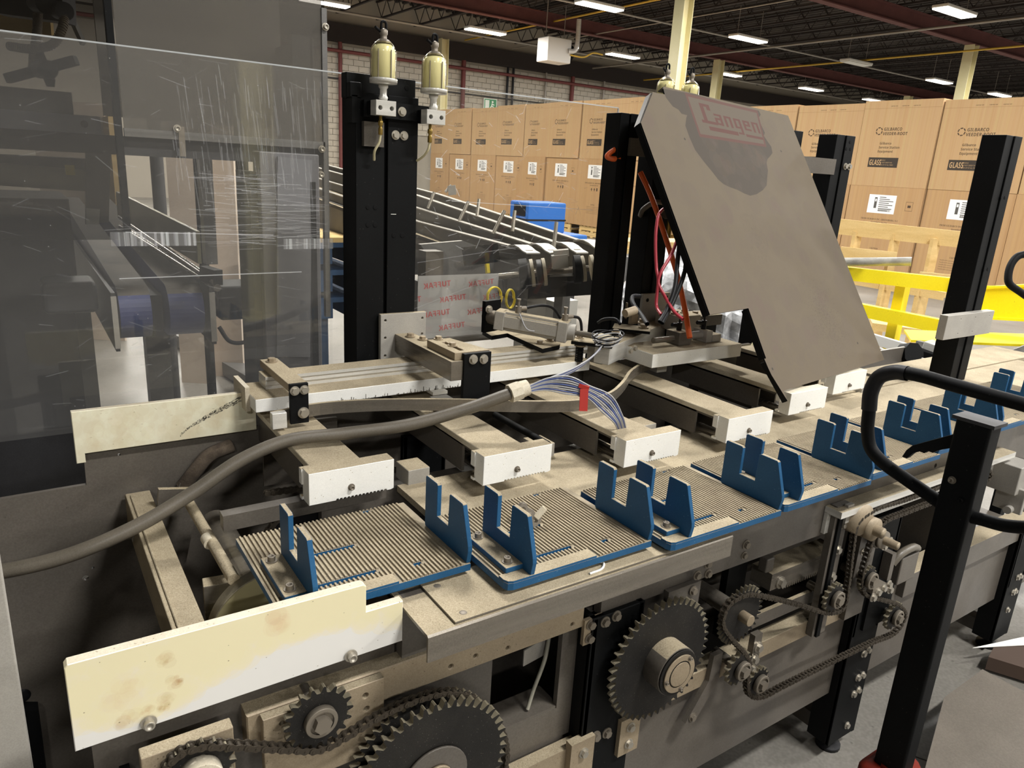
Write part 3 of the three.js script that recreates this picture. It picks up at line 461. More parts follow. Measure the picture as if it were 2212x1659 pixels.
{ // end clamp over the rail
  const t = P('rail_clamp', 'grey bar clamp with black hanging plate at the free end of the white rail', 'clamp');
  obj('clamp_bar', [plate([[0.437, -1.66], [0.476, -1.66], [0.476, -1.452], [0.437, -1.452]].map(([x, z]) => [x, z]), 0.016, 0.0008, [{ pts: [[0.449, -1.652], [0.464, -1.652], [0.464, -1.61], [0.449, -1.61]] }]).rotateX(-Math.PI / 2).scale(1, 1, -1)], M.paint, t);
  t.remove(t.children[0]);
  obj('clamp_bar', span(0.437, 0.477, 1.129, 1.146, -1.665, -1.452, 0.0015), M.tanSteel, t, M.dust);
  obj('hanging_plate', span(0.437, 0.476, 1.06, 1.147, -1.452, -1.443, 0.001), M.black, t);
  bolt(t, [0.456, 1.146, -1.635], 'y', 0.0095, M.tanSteel); bolt(t, [0.447, 1.133, -1.443], 'z', 0.0075); bolt(t, [0.467, 1.133, -1.443], 'z', 0.0075); bolt(t, [0.464, 1.083, -1.443], 'z', 0.009);
}
// ------------------------------------------------------------------ posts behind the rail
function post(name, label, x0, x1, y0, y1, z0, z1, group) {
  const t = P(name, label, 'post', group);
  const w = x1 - x0, d = Math.abs(z1 - z0), zc = (z0 + z1) / 2, pr = [[0, 0], [w, 0], [w, d], [0, d]];
  obj('upright', [span(x0, x0 + w * 0.46, y0, y1, z0 - d, z0 - 0.004, 0.002), span(x0 + w * 0.5, x1, y0, y1, z0 - d, z0, 0.002), span(x0 + 0.006, x1 - 0.006, y0, y1 - 0.002, z0 - d + 0.003, z0 - 0.012)], M.black, t);
  return t;
}
const hole = (t, x, y, z, r = 0.006) => obj('bolt_hole', place(lathe([[0, 0.0006], [r * 0.8, 0.0006], [r, 0.0004], [r, 0]], 14), x, y, z, Math.PI / 2), M.blackMatt, t);
{
  const t = post('guard_post', 'wide black post carrying two glass oilers and the bracket over the rail', 0.687, 0.846, 0.9, 1.748, -1.7, -1.79);
  obj('cap_plate', span(0.672, 0.848, 1.735, 1.79, -1.755, -1.722, 0.002), M.black, t); obj('cap_plate', span(0.672, 0.7, 1.735, 1.768, -1.722, -1.70, 0.002), M.black, t);
  obj('side_strip', span(0.677, 0.69, 1.68, 1.74, -1.74, -1.7), M.black, t);
  obj('pad', span(0.702, 0.752, 1.63, 1.685, -1.704, -1.69), M.paint, t);
  for (const [x, y] of [[0.718, 1.49], [0.737, 1.49], [0.718, 1.448], [0.737, 1.448], [0.785, 1.423], [0.808, 1.423], [0.713, 1.715], [0.825, 1.77]]) hole(t, x, y, y > 1.75 ? -1.7215 : x > 0.76 ? -1.6995 : -1.7035);
  bolt(t, [0.786, 1.66, -1.7], 'z', 0.008); bolt(t, [0.808, 1.66, -1.7], 'z', 0.008);
  obj('label_dash', span(0.776, 0.79, 1.474, 1.4752, -1.7, -1.6995), M.white, t);
  // mounting plate and box-section bracket
  obj('mounting_plate', plate([[0.746, 1.1], [0.872, 1.1], [0.872, 1.227], [0.746, 1.227]], 0.012, 0.0008, [[0.758, 1.212, 0.004], [0.862, 1.212, 0.004], [0.758, 1.167, 0.004], [0.862, 1.17, 0.004], [0.758, 1.12, 0.004]]).translate(0, 0, -1.699), M.aluMatt, t, M.dust);
}
{
  const t = P('rail_bracket', 'thick grey arm bracket with slotted top plate and black drop plate', 'bracket');
  obj('arm', span(0.784, 0.834, 1.13, 1.176, -1.686, -1.388, 0.0015), M.steel, t, M.dust);
  const sl = plate([[0.797, 1.395], [0.887, 1.395], [0.858, 1.53], [0.797, 1.53]], 0.016, 0.0006, [{ pts: [[0.818, 1.41], [0.83, 1.41], [0.83, 1.5], [0.818, 1.5]] }]).rotateX(-Math.PI / 2);
  obj('slotted_plate', sl.translate(0, 1.1772, 0), M.tanSteel, t, M.dust);
  obj('drop_plate', span(0.815, 0.887, 1.05, 1.192, -1.394, -1.383, 0.0008), M.black, t);
  bolt(t, [0.806, 1.177, -1.64], 'y', 0.009, M.tanSteel); bolt(t, [0.82, 1.177, -1.6], 'y', 0.009, M.tanSteel); bolt(t, [0.824, 1.194, -1.525], 'y', 0.0085, M.tanSteel); bolt(t, [0.824, 1.194, -1.455], 'y', 0.0085, M.tanSteel);
  bolt(t, [0.838, 1.178, -1.383], 'z', 0.0085); bolt(t, [0.866, 1.176, -1.383], 'z', 0.0085);
  obj('white_shim', span(0.77, 0.815, 1.05, 1.075, -1.46, -1.395), M.aluMatt, t);
  obj('foot_rod', rod([0.93, 1.02, -1.42], [0.93, 1.02, -1.2], 0.008), M.blackMatt, t);
}
// ------------------------------------------------------------------ glass oilers
M.oil = phys({ color: 0xfbf8e2, transmission: 1, roughness: 0.12, ior: 1.45, thickness: 0 });
M.oilCore = std({ color: 0xe6e2c6, roughness: 0.3 });
function oiler(x, y, z, s, label) { // y is the top of the valve block
  const t = P('glass_oiler', label, 'oiler', 'drip feed oilers');
  const L = (pr, seg = 26) => place(lathe(pr.map(([r, h]) => [r * s, h * s]), seg), x, y, z);
  obj('sight_glass', [L([[0, 0], [0.009, 0], [0.011, 0.006], [0.008, 0.012], [0.008, 0.024], [0.011, 0.028], [0.011, 0.034], [0, 0.034]], 18)], M.alu, t);
  obj('base_ring', L([[0.012, 0.034], [0.031, 0.036], [0.032, 0.046], [0.028, 0.047]]), M.alu, t);
  obj('reservoir', L([[0.0275, 0.0465], [0.028, 0.1], [0.026, 0.112], [0.018, 0.122], [0.009, 0.126]]), M.oil, t);
  obj('oil_fill', L([[0, 0.047], [0.026, 0.047], [0.0262, 0.1], [0.024, 0.11], [0.016, 0.119], [0, 0.122]]), M.oilCore, t);
  obj('cage_bar', [0, 1, 2, 3, 4, 5].flatMap(k => { const a = k * 1.047 + 0.3, cx = Math.cos(a) * 0.0285 * s, cz = Math.sin(a) * 0.0285 * s; return [rod([x + cx, y + 0.045 * s, z + cz], [x + cx, y + 0.105 * s, z + cz], 0.0012 * s, 6)]; }), M.zincDull, t);
  obj('cap', L([[0.02, 0.119], [0.012, 0.127], [0.007, 0.129], [0.007, 0.136], [0.009, 0.138], [0.009, 0.146], [0.004, 0.15], [0, 0.15]], 18), M.zincDull, t);
  obj('lever', [tube([[x - 0.006 * s, y + 0.145 * s, z], [x - 0.004 * s, y + 0.163 * s, z], [x + 0.004 * s, y + 0.163 * s, z], [x + 0.006 * s, y + 0.145 * s, z]], 0.003 * s, 16, 8), rod([x - 0.008 * s, y + 0.143 * s, z], [x - 0.022 * s, y + 0.15 * s, z + 0.004], 0.003 * s, 8)], M.blackMatt, t);
  return t;
}
{
  const b = P('oiler_bracket', 'dark bracket with two drilled aluminium valve blocks under the glass oilers', 'bracket');
  obj('cross_bar', span(0.70, 0.872, 1.695, 1.731, -1.7, -1.685), M.black, b);
  for (const [x, y, z] of [[0.732, 1.714, -1.655], [0.86, 1.705, -1.655]]) {
    obj('block_stem', span(x - 0.024, x + 0.024, y - 0.015, y + 0.015, -1.69, z), M.black, b);
    obj('valve_block', plate([[x - 0.024, y - 0.0155], [x + 0.024, y - 0.0155], [x + 0.024, y + 0.0155], [x - 0.024, y + 0.0155]], 0.03, 0.0006, [[x - 0.014, y, 0.0055], [x + 0.014, y, 0.0055]]).translate(0, 0, z - 0.01), M.alu, b);
    obj('valve_bore', [place(new THREE.CircleGeometry(0.006, 16), x - 0.014, y, z), place(new THREE.CircleGeometry(0.006, 16), x + 0.014, y, z)], M.blackMatt, b);
    obj('hose_fitting', place(lathe([[0, 0], [0.0055, 0], [0.0055, 0.014], [0.004, 0.016], [0.004, 0.02], [0.0062, 0.021], [0.0062, 0.03], [0.004, 0.031], [0.004, 0.042], [0, 0.042]], 8), x, y - 0.057, z - 0.01), M.brass, b);
    oiler(x, y + 0.0165, z + 0.004, 1, x < 0.8 ? 'clear glass drip oiler with yellow oil over the wide black post' : 'clear glass drip oiler with yellow oil hung beside the wide black post');
  }
  bolt(b, [0.795, 1.713, -1.685], 'z', 0.008); bolt(b, [0.768, 1.716, -1.685], 'z', 0.007);
  const hz = std({ color: 0xcfc6a2, roughness: 0.25, transparent: true, opacity: 0.85 });
  T('oil_tube', tube([[0.732, 1.657, -1.665], [0.73, 1.64, -1.668], [0.722, 1.62, -1.675], [0.727, 1.6, -1.69]], 0.0032, 20, 8), hz, 'clear plastic oil tube dropping from the oiler onto the black post', 'tube');
  T('oil_tube', tube([[0.86, 1.648, -1.665], [0.858, 1.63, -1.67], [0.845, 1.605, -1.7], [0.8, 1.59, -1.8]], 0.0032, 24, 8), hz, 'clear plastic oil tube curving behind the black post', 'tube');
}
// ------------------------------------------------------------------ other posts
{
  const t = post('guard_post', 'slim black post beside the edge of the clear guard sheet', 1.495, 1.568, 0.9, 1.772, -1.7, -1.77);
  obj('pad', span(1.53, 1.6, 1.655, 1.705, -1.7, -1.69), M.paint, t);
  for (const [x, y] of [[1.545, 1.745], [1.53, 1.72]]) hole(t, x, y, -1.6995);
  post('guard_post', 'black post behind the tilted cover with red air hoses', 1.648, 1.733, 0.9, 1.75, -1.7, -1.78);
  post('guard_post', 'short black post end seen over the tilted cover edge', 2.345, 2.45, 0.9, 1.79, -1.78, -1.85);
  const p5 = post('guard_post', 'black post with two bolts behind the tilted cover', 2.545, 2.655, 0.9, 1.787, -1.7, -1.78);
  bolt(p5, [2.62, 1.678, -1.7], 'z', 0.009); bolt(p5, [2.645, 1.678, -1.7], 'z', 0.009);
  for (const [x, y] of [[2.625, 1.765], [2.61, 1.74], [2.635, 1.74]]) hole(p5, x, y, -1.6995);
  T('grey_rail', span(2.36, 2.56, 1.645, 1.7, -1.72, -1.7), M.paint, 'grey rail bridging two black posts behind the tilted cover', 'rail');
  const p6 = post('guard_post', 'tall black post rising behind the row of blue buckets with aluminium plate', 2.705, 2.81, 0.94, 1.795, -1.2, -1.28);
  obj('aluminium_plate', plate([[2.53, 1.135], [2.85, 1.135], [2.85, 1.215], [2.53, 1.215]], 0.025, 0.001, [[2.62, 1.2, 0.003], [2.72, 1.2, 0.003], [2.82, 1.2, 0.003], [2.62, 1.15, 0.003], [2.72, 1.15, 0.003]]).translate(0, 0, -1.2), M.aluMatt, p6);
  for (const [x, y] of [[2.76, 1.6], [2.785, 1.6], [2.76, 1.36], [2.785, 1.36]]) hole(p6, x, y, -1.1995);
}
oiler(1.69, 1.762, -1.735, 1, 'oiler dome showing above the tilted cover beside the cream column');
oiler(1.79, 1.762, -1.73, 1, 'oiler dome showing above the tilted cover logo');
T('oiler_shelf', span(1.65, 1.83, 1.745, 1.762, -1.78, -1.7), M.black, 'black shelf behind the tilted cover holding two oilers', 'shelf');
// ------------------------------------------------------------------ tilted cover with the faded name
{
  const t = P('tilted_cover', 'large grey sheet metal cover leaning back with faded red name plate print', 'cover');
  const B = [1.6954, 1.06, -1.1675], u = V(0.98447, 0, -0.17556), v = V(-0.09375, 0.84546, -0.52574), n = V(0.14843, 0.53404, 0.83233);
  const out = [[0, 0], [0.711, -0.011], [0.742, 0.915], [-0.005, 0.932], [-0.014, 0.925], [-0.018, 0.905], [-0.075, 0.905], [-0.081, 0.9], [-0.192, 0.798], [-0.211, 0.244], [-0.016, 0.244], [-0.025, 0.098], [-0.035, 0.098], [-0.033, 0.07], [-0.03, 0.05], [0, -0.03]];
  const S = 1100, W = 1.04, H = 1.04, ox = 0.25, oy = 0.06;
  const px = (a, b) => [(a + ox) / W * S, S - (b + oy) / H * S];
  const tx = canvas(S, S, (c) => {
    c.fillStyle = '#625747'; c.fillRect(0, 0, S, S);
    for (let i = 0; i < 900; i++) { c.fillStyle = `rgba(${rnd() < 0.5 ? '104,94,78' : '90,80,66'},0.08)`; c.beginPath(); c.arc(rnd() * S, rnd() * S, 6 + rnd() * 50, 0, 7); c.fill(); }
    for (let i = 0; i < 1500; i++) { const x = 700 + (rnd() + rnd() - 1) * 130, y = 860 + (rnd() + rnd() - 1) * 170; c.fillStyle = 'rgba(60,52,42,0.25)'; c.fillRect(x, y, 1 + rnd() * 2, 1 + rnd() * 3); }
    for (let i = 0; i < 300; i++) { c.fillStyle = 'rgba(58,51,42,0.22)'; c.fillRect(430 + rnd() * 90 - rnd() * 40, 470 + rnd() * 170, 1, 3 + rnd() * 8); }
    const poly = pts => { c.beginPath(); pts.forEach(([a, b], i) => i ? c.lineTo(...px(a, b)) : c.moveTo(...px(a, b))); c.closePath(); };
    // wetted, cleaner patch with ragged rim
    const blob = [[-0.0178, 0.9240], [-0.0206, 0.8923], [0.0016, 0.8681], [0.0232, 0.8614], [0.0330, 0.8504], [0.0576, 0.8439], [0.0490, 0.8340], [0.0297, 0.8066], [0.0252, 0.7689], [0.0309, 0.7322], [0.0516, 0.6963], [0.0730, 0.6646], [0.0904, 0.6414], [0.1114, 0.6271], [0.1369, 0.6188], [0.1769, 0.6077], [0.2117, 0.5993], [0.2427, 0.5922], [0.2864, 0.5978], [0.3331, 0.6100], [0.3707, 0.6287], [0.3980, 0.6574], [0.4201, 0.6831], [0.4337, 0.7137], [0.4491, 0.7262], [0.4785, 0.7364], [0.5057, 0.7516], [0.5147, 0.7762], [0.5022, 0.7976], [0.4910, 0.8122], [0.5085, 0.8274], [0.5061, 0.8582], [0.5056, 0.8789], [0.5295, 0.8987], [0.5269, 0.9124], [0.3071, 0.9185], [0.1522, 0.9241]];
    c.fillStyle = '#453d34'; c.beginPath(); blob.forEach(([a, b], i) => { const [x, y] = px(a, b), j = () => (rnd() - 0.5) * 6; i ? c.lineTo(x + j(), y + j()) : c.moveTo(x, y); }); c.closePath(); c.fill();
    c.save(); c.clip(); for (let i = 0; i < 160; i++) { c.fillStyle = `rgba(${rnd() < 0.4 ? '104,96,84' : '66,60,52'},0.09)`; c.beginPath(); c.arc(380 + rnd() * 400, 60 + rnd() * 330, 8 + rnd() * 34, 0, 7); c.fill(); } c.restore();
    // logo frame and lettering in worn red
    const fr = [[0.0994, 0.9191], [0.5126, 0.9057], [0.4742, 0.7768], [0.0875, 0.7829]];
    c.fillStyle = '#5a5044'; poly(fr); c.fill(); c.strokeStyle = '#573a33'; c.lineWidth = 11; c.stroke();
    const A = px(...fr[0]), Bq = px(...fr[1]), D = px(...fr[3]);
    c.save(); c.setTransform((Bq[0] - A[0]) / 400, (Bq[1] - A[1]) / 400, (D[0] - A[0]) / 260, (D[1] - A[1]) / 260, A[0], A[1]);
    c.strokeStyle = '#55352e'; c.fillStyle = '#55352e'; c.lineCap = 'square'; c.lineJoin = 'miter';
    c.lineWidth = 19; c.beginPath(); c.moveTo(96, 66); c.lineTo(96, 46); c.lineTo(62, 46); c.lineTo(62, 158); c.lineTo(48, 158); c.moveTo(62, 158); c.lineTo(112, 158); c.stroke(); // L
    c.lineWidth = 13;
    const st = p => { c.beginPath(); p.forEach(([x, y], i) => i ? c.lineTo(x, y) : c.moveTo(x, y)); c.stroke(); };
    st([[122, 96], [150, 96], [150, 158]]); st([[150, 122], [122, 122], [122, 156], [150, 156]]); // a
    st([[176, 158], [176, 96], [204, 96], [204, 158]]); // n
    st([[258, 152], [230, 152], [230, 98], [258, 98], [258, 192], [238, 192]]); // g
    st([[284, 124], [312, 124], [312, 98], [284, 98], [284, 154], [312, 154]]); // e
    st([[338, 158], [338, 96], [366, 96], [366, 158]]); // n
    c.fillRect(66, 186, 160, 26); c.fillRect(272, 190, 104, 18); c.restore();
    for (const [a, b] of [[-0.0040, 0.7637], [0.5724, 0.7628], [-0.0134, 0.0654], [0.5611, 0.0684]]) { const [x, y] = px(a, b); c.fillStyle = '#3a352e'; c.beginPath(); c.arc(x, y, 4, 0, 7); c.fill(); }
  });
  const s = new THREE.Shape(out.map(p => new THREE.Vector2(...p))), g = new THREE.ExtrudeGeometry(s, { depth: 0.004, bevelEnabled: false });
  const uv = g.attributes.uv, pp = g.attributes.position; for (let i = 0; i < pp.count; i++) uv.setXY(i, (pp.getX(i) + ox) / W, (pp.getY(i) + oy) / H);
  const mt = new THREE.Matrix4().makeBasis(u, v, n).setPosition(...B); g.applyMatrix4(mt);
  const m = new THREE.Mesh(g, [phys({ map: tx, roughness: 0.7, specularIntensity: 0.5 }), M.black]); m.name = 'sheet'; m.castShadow = m.receiveShadow = true; t.add(m);
  const lip = (a, b, w) => { const L = Math.hypot(b[0] - a[0], b[1] - a[1]), q = new THREE.BoxGeometry(L, 0.003, w); q.translate(L / 2, 0, -w / 2); q.rotateZ(Math.atan2(b[1] - a[1], b[0] - a[0])); q.translate(a[0], a[1], 0); return q.applyMatrix4(mt); };
  obj('folded_lip', [lip([-0.192, 0.798], [-0.211, 0.244], 0.018), lip([-0.016, 0.244], [-0.025, 0.098], 0.018), lip([-0.033, 0.09], [0, -0.03], 0.012)], M.black, t);
  obj('folded_lip', [lip([0.742, 0.915], [-0.005, 0.932], 0.02), lip([-0.081, 0.903], [-0.192, 0.798], 0.02)], M.paint, t);
}

// ------------------------------------------------------------------ sprockets and chains on the front
function sprocketThing(label, [cx, cy], R, N, z0, z1, parts) {
  const t = P('sprocket', label, 'sprocket'), pts = [];
  for (let k = 0; k < N; k++) for (const [f, r] of [[-0.5, 0.9], [-0.3, 0.905], [-0.12, 0.985], [0, 1], [0.12, 0.985], [0.3, 0.905]]) { const a = (k + f) / N * Math.PI * 2; pts.push([cx + Math.cos(a) * R * (R < 0.1 ? 1 - (1 - r) * 1.9 : r), cy + Math.sin(a) * R * (R < 0.1 ? 1 - (1 - r) * 1.9 : r)]); }
  const g = metric(plate(pts, z1 - z0)).translate(0, 0, z0), m = new THREE.Mesh(g, [M.sprocket, M.tooth]); m.name = 'toothed_disc'; m.castShadow = m.receiveShadow = true; t.add(m);
  const C3 = (r0, r1, za, zb) => place(lathe([[r0 ? r0 : 0, 0], [r1, 0], [r1, zb - za - 0.001], [r1 - 0.001, zb - za], [r0 ? r0 : 0, zb - za]], 36), cx, cy, za, Math.PI / 2);
  parts(t, C3, cx, cy); return t;
}
sprocketThing('large black sprocket with dusty hub and bronze locking ring', [1.0, 0.66], 0.137, 46, -0.872, -0.86, (t, C3, x, y) => {
  obj('hub', C3(0, 0.052, -0.9, -0.818), M.paint, t, M.dust); obj('hub_face', C3(0, 0.05, -0.818, -0.814), M.sprocket, t);
  const rg = obj('locking_ring', C3(0, 0.042, -0.814, -0.81), M.tanSteel, t); obj('ring_groove', C3(0.0275, 0.0295, -0.81, -0.8094), M.blackMatt, rg); obj('shaft_end', C3(0, 0.027, -0.812, -0.8085), M.tanSteel, t);
  for (const a of [0.9, 3.3, 4.9]) bolt(t, [x + Math.cos(a) * 0.037, y + Math.sin(a) * 0.037, -0.81], 'z', 0.004, M.zincDull, capGeo);
});
sprocketThing('largest black sprocket low on the front beside the dark window', [0.465, 0.652], 0.142, 48, -0.846, -0.834, (t, C3) => { obj('hub', C3(0, 0.06, -0.834, -0.828), M.paint, t); obj('shaft_end', C3(0, 0.03, -0.828, -0.822), M.tanSteel, t); });
sprocketThing('chain sprocket half hidden behind the largest black sprocket', [0.462, 0.66], 0.133, 52, -0.872, -0.864, (t, C3) => { obj('shaft', C3(0, 0.025, -0.94, -0.848), M.steel, t); });
const bigBolt = (t, C3, x, y, z, s = 1) => { obj('collar', C3(0.018 * s, 0.024 * s, z, z + 0.01), M.zincDull, t); obj('bearing', C3(0, 0.018 * s, z - 0.004, z + 0.003), M.chain, t); bolt(t, [x, y, z + 0.003], 'z', 0.014 * s, M.zincDull); obj('axle', C3(0, 0.012 * s, -0.93, z - 0.004), M.steel, t); };
sprocketThing('toothed tensioner sprocket with big hex bolt pressing on the thick chain', [0.289, 0.824], 0.052, 18, -0.87, -0.86, (t, C3, x, y) => bigBolt(t, C3, x, y, -0.858));
sprocketThing('small drive sprocket with pale hub inside the thick chain', [0.1235, 0.8059], 0.05, 18, -0.87, -0.86, (t, C3, x, y) => { obj('hub', C3(0, 0.03, -0.86, -0.84), M.whiteDirty, t); obj('axle', C3(0, 0.014, -0.93, -0.87), M.steel, t); });
sprocketThing('plain dark sprocket on a long grey shaft beside the dark opening', [1.244, 0.683], 0.072, 30, -0.872, -0.864, (t, C3) => { obj('shaft_end', C3(0, 0.013, -0.864, -0.838), M.tanSteel, t); obj('shaft', C3(0, 0.02, -1.2, -0.874), M.steel, t); });
for (const [x, y, r, l, tilt] of [[1.26, 0.543, 0.043, 'idler sprocket under the plain dark sprocket'], [1.339, 0.477, 0.038, 'lowest idler sprocket at the bend of the long chain'], [1.598, 0.622, 0.04, 'idler sprocket at the foot of the bolted upright'], [1.742, 0.634, 0.036, 'idler sprocket between the two upright chain strands'], [1.93, 0.462, 0.042, 'idler sprocket hung out on the black arm']])
  sprocketThing(`small toothed ${l}`, [x, y], r, 15, -0.868, -0.856, (t, C3) => bigBolt(t, C3, x, y, -0.852, 0.95));
{
  const rollerT = P('chain_roller', 'smooth grey guide roller inside the upper chain bend', 'roller');
  const C3 = (cx, cy, r, za, zb) => place(lathe([[0, 0], [r, 0], [r, zb - za], [0, zb - za]], 30), cx, cy, za, Math.PI / 2);
  obj('roller', C3(1.7, 0.79, 0.03, -0.875, -0.845), M.tanSteel, rollerT); obj('axle', C3(1.7, 0.79, 0.014, -0.92, -0.825), M.tanSteel, rollerT);
  const r2 = P('chain_roller', 'flanged grey guide roller with clamp screws below the upper chain bend', 'roller');
  obj('roller', C3(1.768, 0.742, 0.028, -0.875, -0.862), M.paint, r2); obj('flange', C3(1.768, 0.742, 0.024, -0.862, -0.85), M.zincDull, r2); obj('axle', C3(1.768, 0.742, 0.011, -0.92, -0.815), M.tanSteel, r2); bolt(r2, [1.79, 0.715, -0.86], 'z', 0.008); bolt(r2, [1.815, 0.725, -0.86], 'z', 0.008);
  const d = P('chain_drum', 'grey roller on a bearing plate at the top bend of the chain', 'roller'); obj('drum', C3(1.655, 0.822, 0.04, -0.9, -0.855), M.tanSteel, d); 
}
// roller chain: every link a mesh, plates inside and outside by turns
function chainGeo(p, outer) {
  const hw = p * 0.62, hh = p * 0.42, w = outer ? p * 0.46 : p * 0.33, th = p * 0.1, dog = [];
  for (let k = 0; k <= 6; k++) { const a = -Math.PI / 2 + k * Math.PI / 6; dog.push([p / 2 + Math.cos(a) * hh, Math.sin(a) * hh]); } dog.push([0, hh * 0.72]);
  for (let k = 0; k <= 6; k++) { const a = Math.PI / 2 + k * Math.PI / 6; dog.push([-p / 2 + Math.cos(a) * hh, Math.sin(a) * hh]); } dog.push([0, -hh * 0.72]);
  const gs = [plate(dog, th).translate(0, 0, w), plate(dog, th).translate(0, 0, -w - th)];
  if (outer) for (const s of [-p / 2, p / 2]) gs.push(place(new THREE.CylinderGeometry(p * 0.15, p * 0.15, p * 1.28, 8), s, 0, 0, Math.PI / 2));
  else for (const s of [-p / 2, p / 2]) gs.push(place(new THREE.CylinderGeometry(p * 0.31, p * 0.31, p * 0.66, 10), s, 0, 0, Math.PI / 2));
  return merged(gs);
}
const linkO = chainGeo(0.0127, true), linkI = chainGeo(0.0127, false);
function chain(label, pts, z, closed, name = 'roller_chain', z2 = z) {
  const t = P(name, label, 'chain'), cv = new THREE.CatmullRomCurve3(pts.map(([x, y]) => V(x, y, 0)), closed, 'centripetal'), L = cv.getLength(), n = Math.round(L / 0.0127); cv.arcLengthDivisions = 800; cv.updateArcLengths();
  for (let k = 0; k < n; k++) { const a = cv.getPointAt(k / n), b = cv.getPointAt(Math.min(1, (k + 1) / n) % (closed ? 1 : 2)); const o = new THREE.Mesh(k % 2 ? linkO : linkI, M.chain); o.name = 'chain_link'; o.position.set((a.x + b.x) / 2, (a.y + b.y) / 2, z); o.rotation.z = Math.atan2(b.y - a.y, b.x - a.x); o.castShadow = o.receiveShadow = true; t.add(o); }
  return t;
}
const PZ = (x, y) => [x, y];
chain('thick dirty roller chain from the pale hub sprocket up over the largest sprocket', [[0.0821, 0.8088], [0.0873, 0.8359], [0.1032, 0.8491], [0.1286, 0.8491], [0.1807, 0.8251], [0.2431, 0.7916], [0.2902, 0.7698], [0.3293, 0.7745], [0.3775, 0.7873], [0.4319, 0.7928], [0.4894, 0.7861], [0.5424, 0.7583], [0.5809, 0.7163], [0.6125, 0.6601], [0.6260, 0.6011], [0.6202, 0.5373]], -0.862, false);
chain('long dirty roller chain looping round the idler sprockets on the front', [[1.1749, 0.6898], [1.1845, 0.7290], [1.2396, 0.7383], [1.3263, 0.7047], [1.4618, 0.6417], [1.6018, 0.5763], [1.6557, 0.5753], [1.6534, 0.6457], [1.6383, 0.7539], [1.6372, 0.8174], [1.6962, 0.8378], [1.8571, 0.8348], [2.0943, 0.8374], [2.2792, 0.8418], [2.3253, 0.8065], [2.1139, 0.7940], [1.8729, 0.7941], [1.7556, 0.7869], [1.7264, 0.7509], [1.7166, 0.7008], [1.7141, 0.6347], [1.7470, 0.5866], [1.8445, 0.5385], [1.9483, 0.4886], [1.9984, 0.4394], [1.9724, 0.3992], [1.8354, 0.4044], [1.6210, 0.4130], [1.4493, 0.4172], [1.3695, 0.4199], [1.3176, 0.4476], [1.2977, 0.5068], [1.2961, 0.5427], [1.2662, 0.5834], [1.2163, 0.6348]], -0.862, true);
{ // uprights, cover beam and clamps of the chain drive
  const t = P('chain_drive_bracket', 'aluminium cover beam and bolted steel uprights carrying the long chain', 'bracket');
  obj('cover_beam', [span(1.56, 2.46, 0.845, 0.862, -0.904, -0.86), span(1.56, 2.46, 0.79, 0.846, -0.904, -0.895)], M.alu, t, M.dust);
  obj('upright', span(1.575, 1.63, 0.5, 0.865, -0.9, -0.882, 0.001), M.paint, t); obj('upright', span(1.585, 1.6, 0.5, 0.86, -0.882, -0.876), M.black, t);
  obj('upright', span(1.72, 1.8, 0.5, 0.78, -0.9, -0.885), M.paint, t);
  for (const y of [0.835, 0.81, 0.74, 0.665]) bolt(t, [1.612, y, -0.882], 'z', 0.009); bolt(t, [1.74, 0.7, -0.885], 'z', 0.007);
  obj('slotted_tab', span(1.6, 1.625, 0.82, 0.868, -0.88, -0.87), M.aluMatt, t);
  obj('end_block', span(2.42, 2.52, 0.74, 0.83, -0.903, -0.82, 0.003), M.aluMatt, t); obj('end_flange', span(2.521, 2.533, 0.68, 0.83, -0.903, -0.8), M.paint, t); obj('tension_bolt', rod([2.5, 0.77, -0.86], [2.6, 0.77, -0.86], 0.014), M.zincDull, t); bolt(t, [2.6, 0.77, -0.86], 'x', 0.018, M.zincDull); bolt(t, [2.47, 0.8, -0.82], 'z', 0.008);
  obj('yoke', [span(2.44, 2.456, 0.68, 0.76, -0.88, -0.8, 0.003), span(2.48, 2.496, 0.68, 0.76, -0.88, -0.8, 0.003), rod([2.42, 0.69, -0.83], [2.54, 0.69, -0.83], 0.012)], M.aluMatt, t);
  obj('clamp_bar', span(1.765, 1.83, 0.585, 0.6, -0.885, -0.85), M.zincDull, t); for (const [x, y] of [[1.77, 0.575], [1.79, 0.585], [1.815, 0.59], [1.838, 0.595], [1.85, 0.575]]) bolt(t, [x, y, -0.85], 'z', 0.009);
  obj('slot_bar', span(1.858, 1.878, 0.59, 0.67, -0.89, -0.865), M.paint, t); obj('idler_arm', span(1.83, 1.95, 0.43, 0.56, -0.9, -0.885), M.black, t);
  obj('motor_box', span(1.93, 2.02, 0.55, 0.635, -0.9, -0.87, 0.004), M.paint, t); obj('conduit_bend', tube([[1.885, 0.63, -0.875], [1.91, 0.655, -0.87], [1.97, 0.66, -0.87], [2.02, 0.64, -0.88]], 0.011, 24, 10), M.cable, t);
  obj('lower_slot_tab', span(1.318, 1.345, 0.53, 0.6, -0.885, -0.87), M.steel, t); bolt(t, [1.335, 0.565, -0.87], 'z', 0.01); bolt(t, [1.328, 0.535, -0.87], 'z', 0.0095); bolt(t, [1.325, 0.51, -0.87], 'z', 0.0085);
  obj('cross_shaft', rod([1.36, 0.6, -1.1], [1.62, 0.6, -1.1], 0.02), M.paint, t); obj('link_bar', span(1.31, 1.66, 0.575, 0.61, -0.925, -0.915), M.paint, t, M.dust);
}
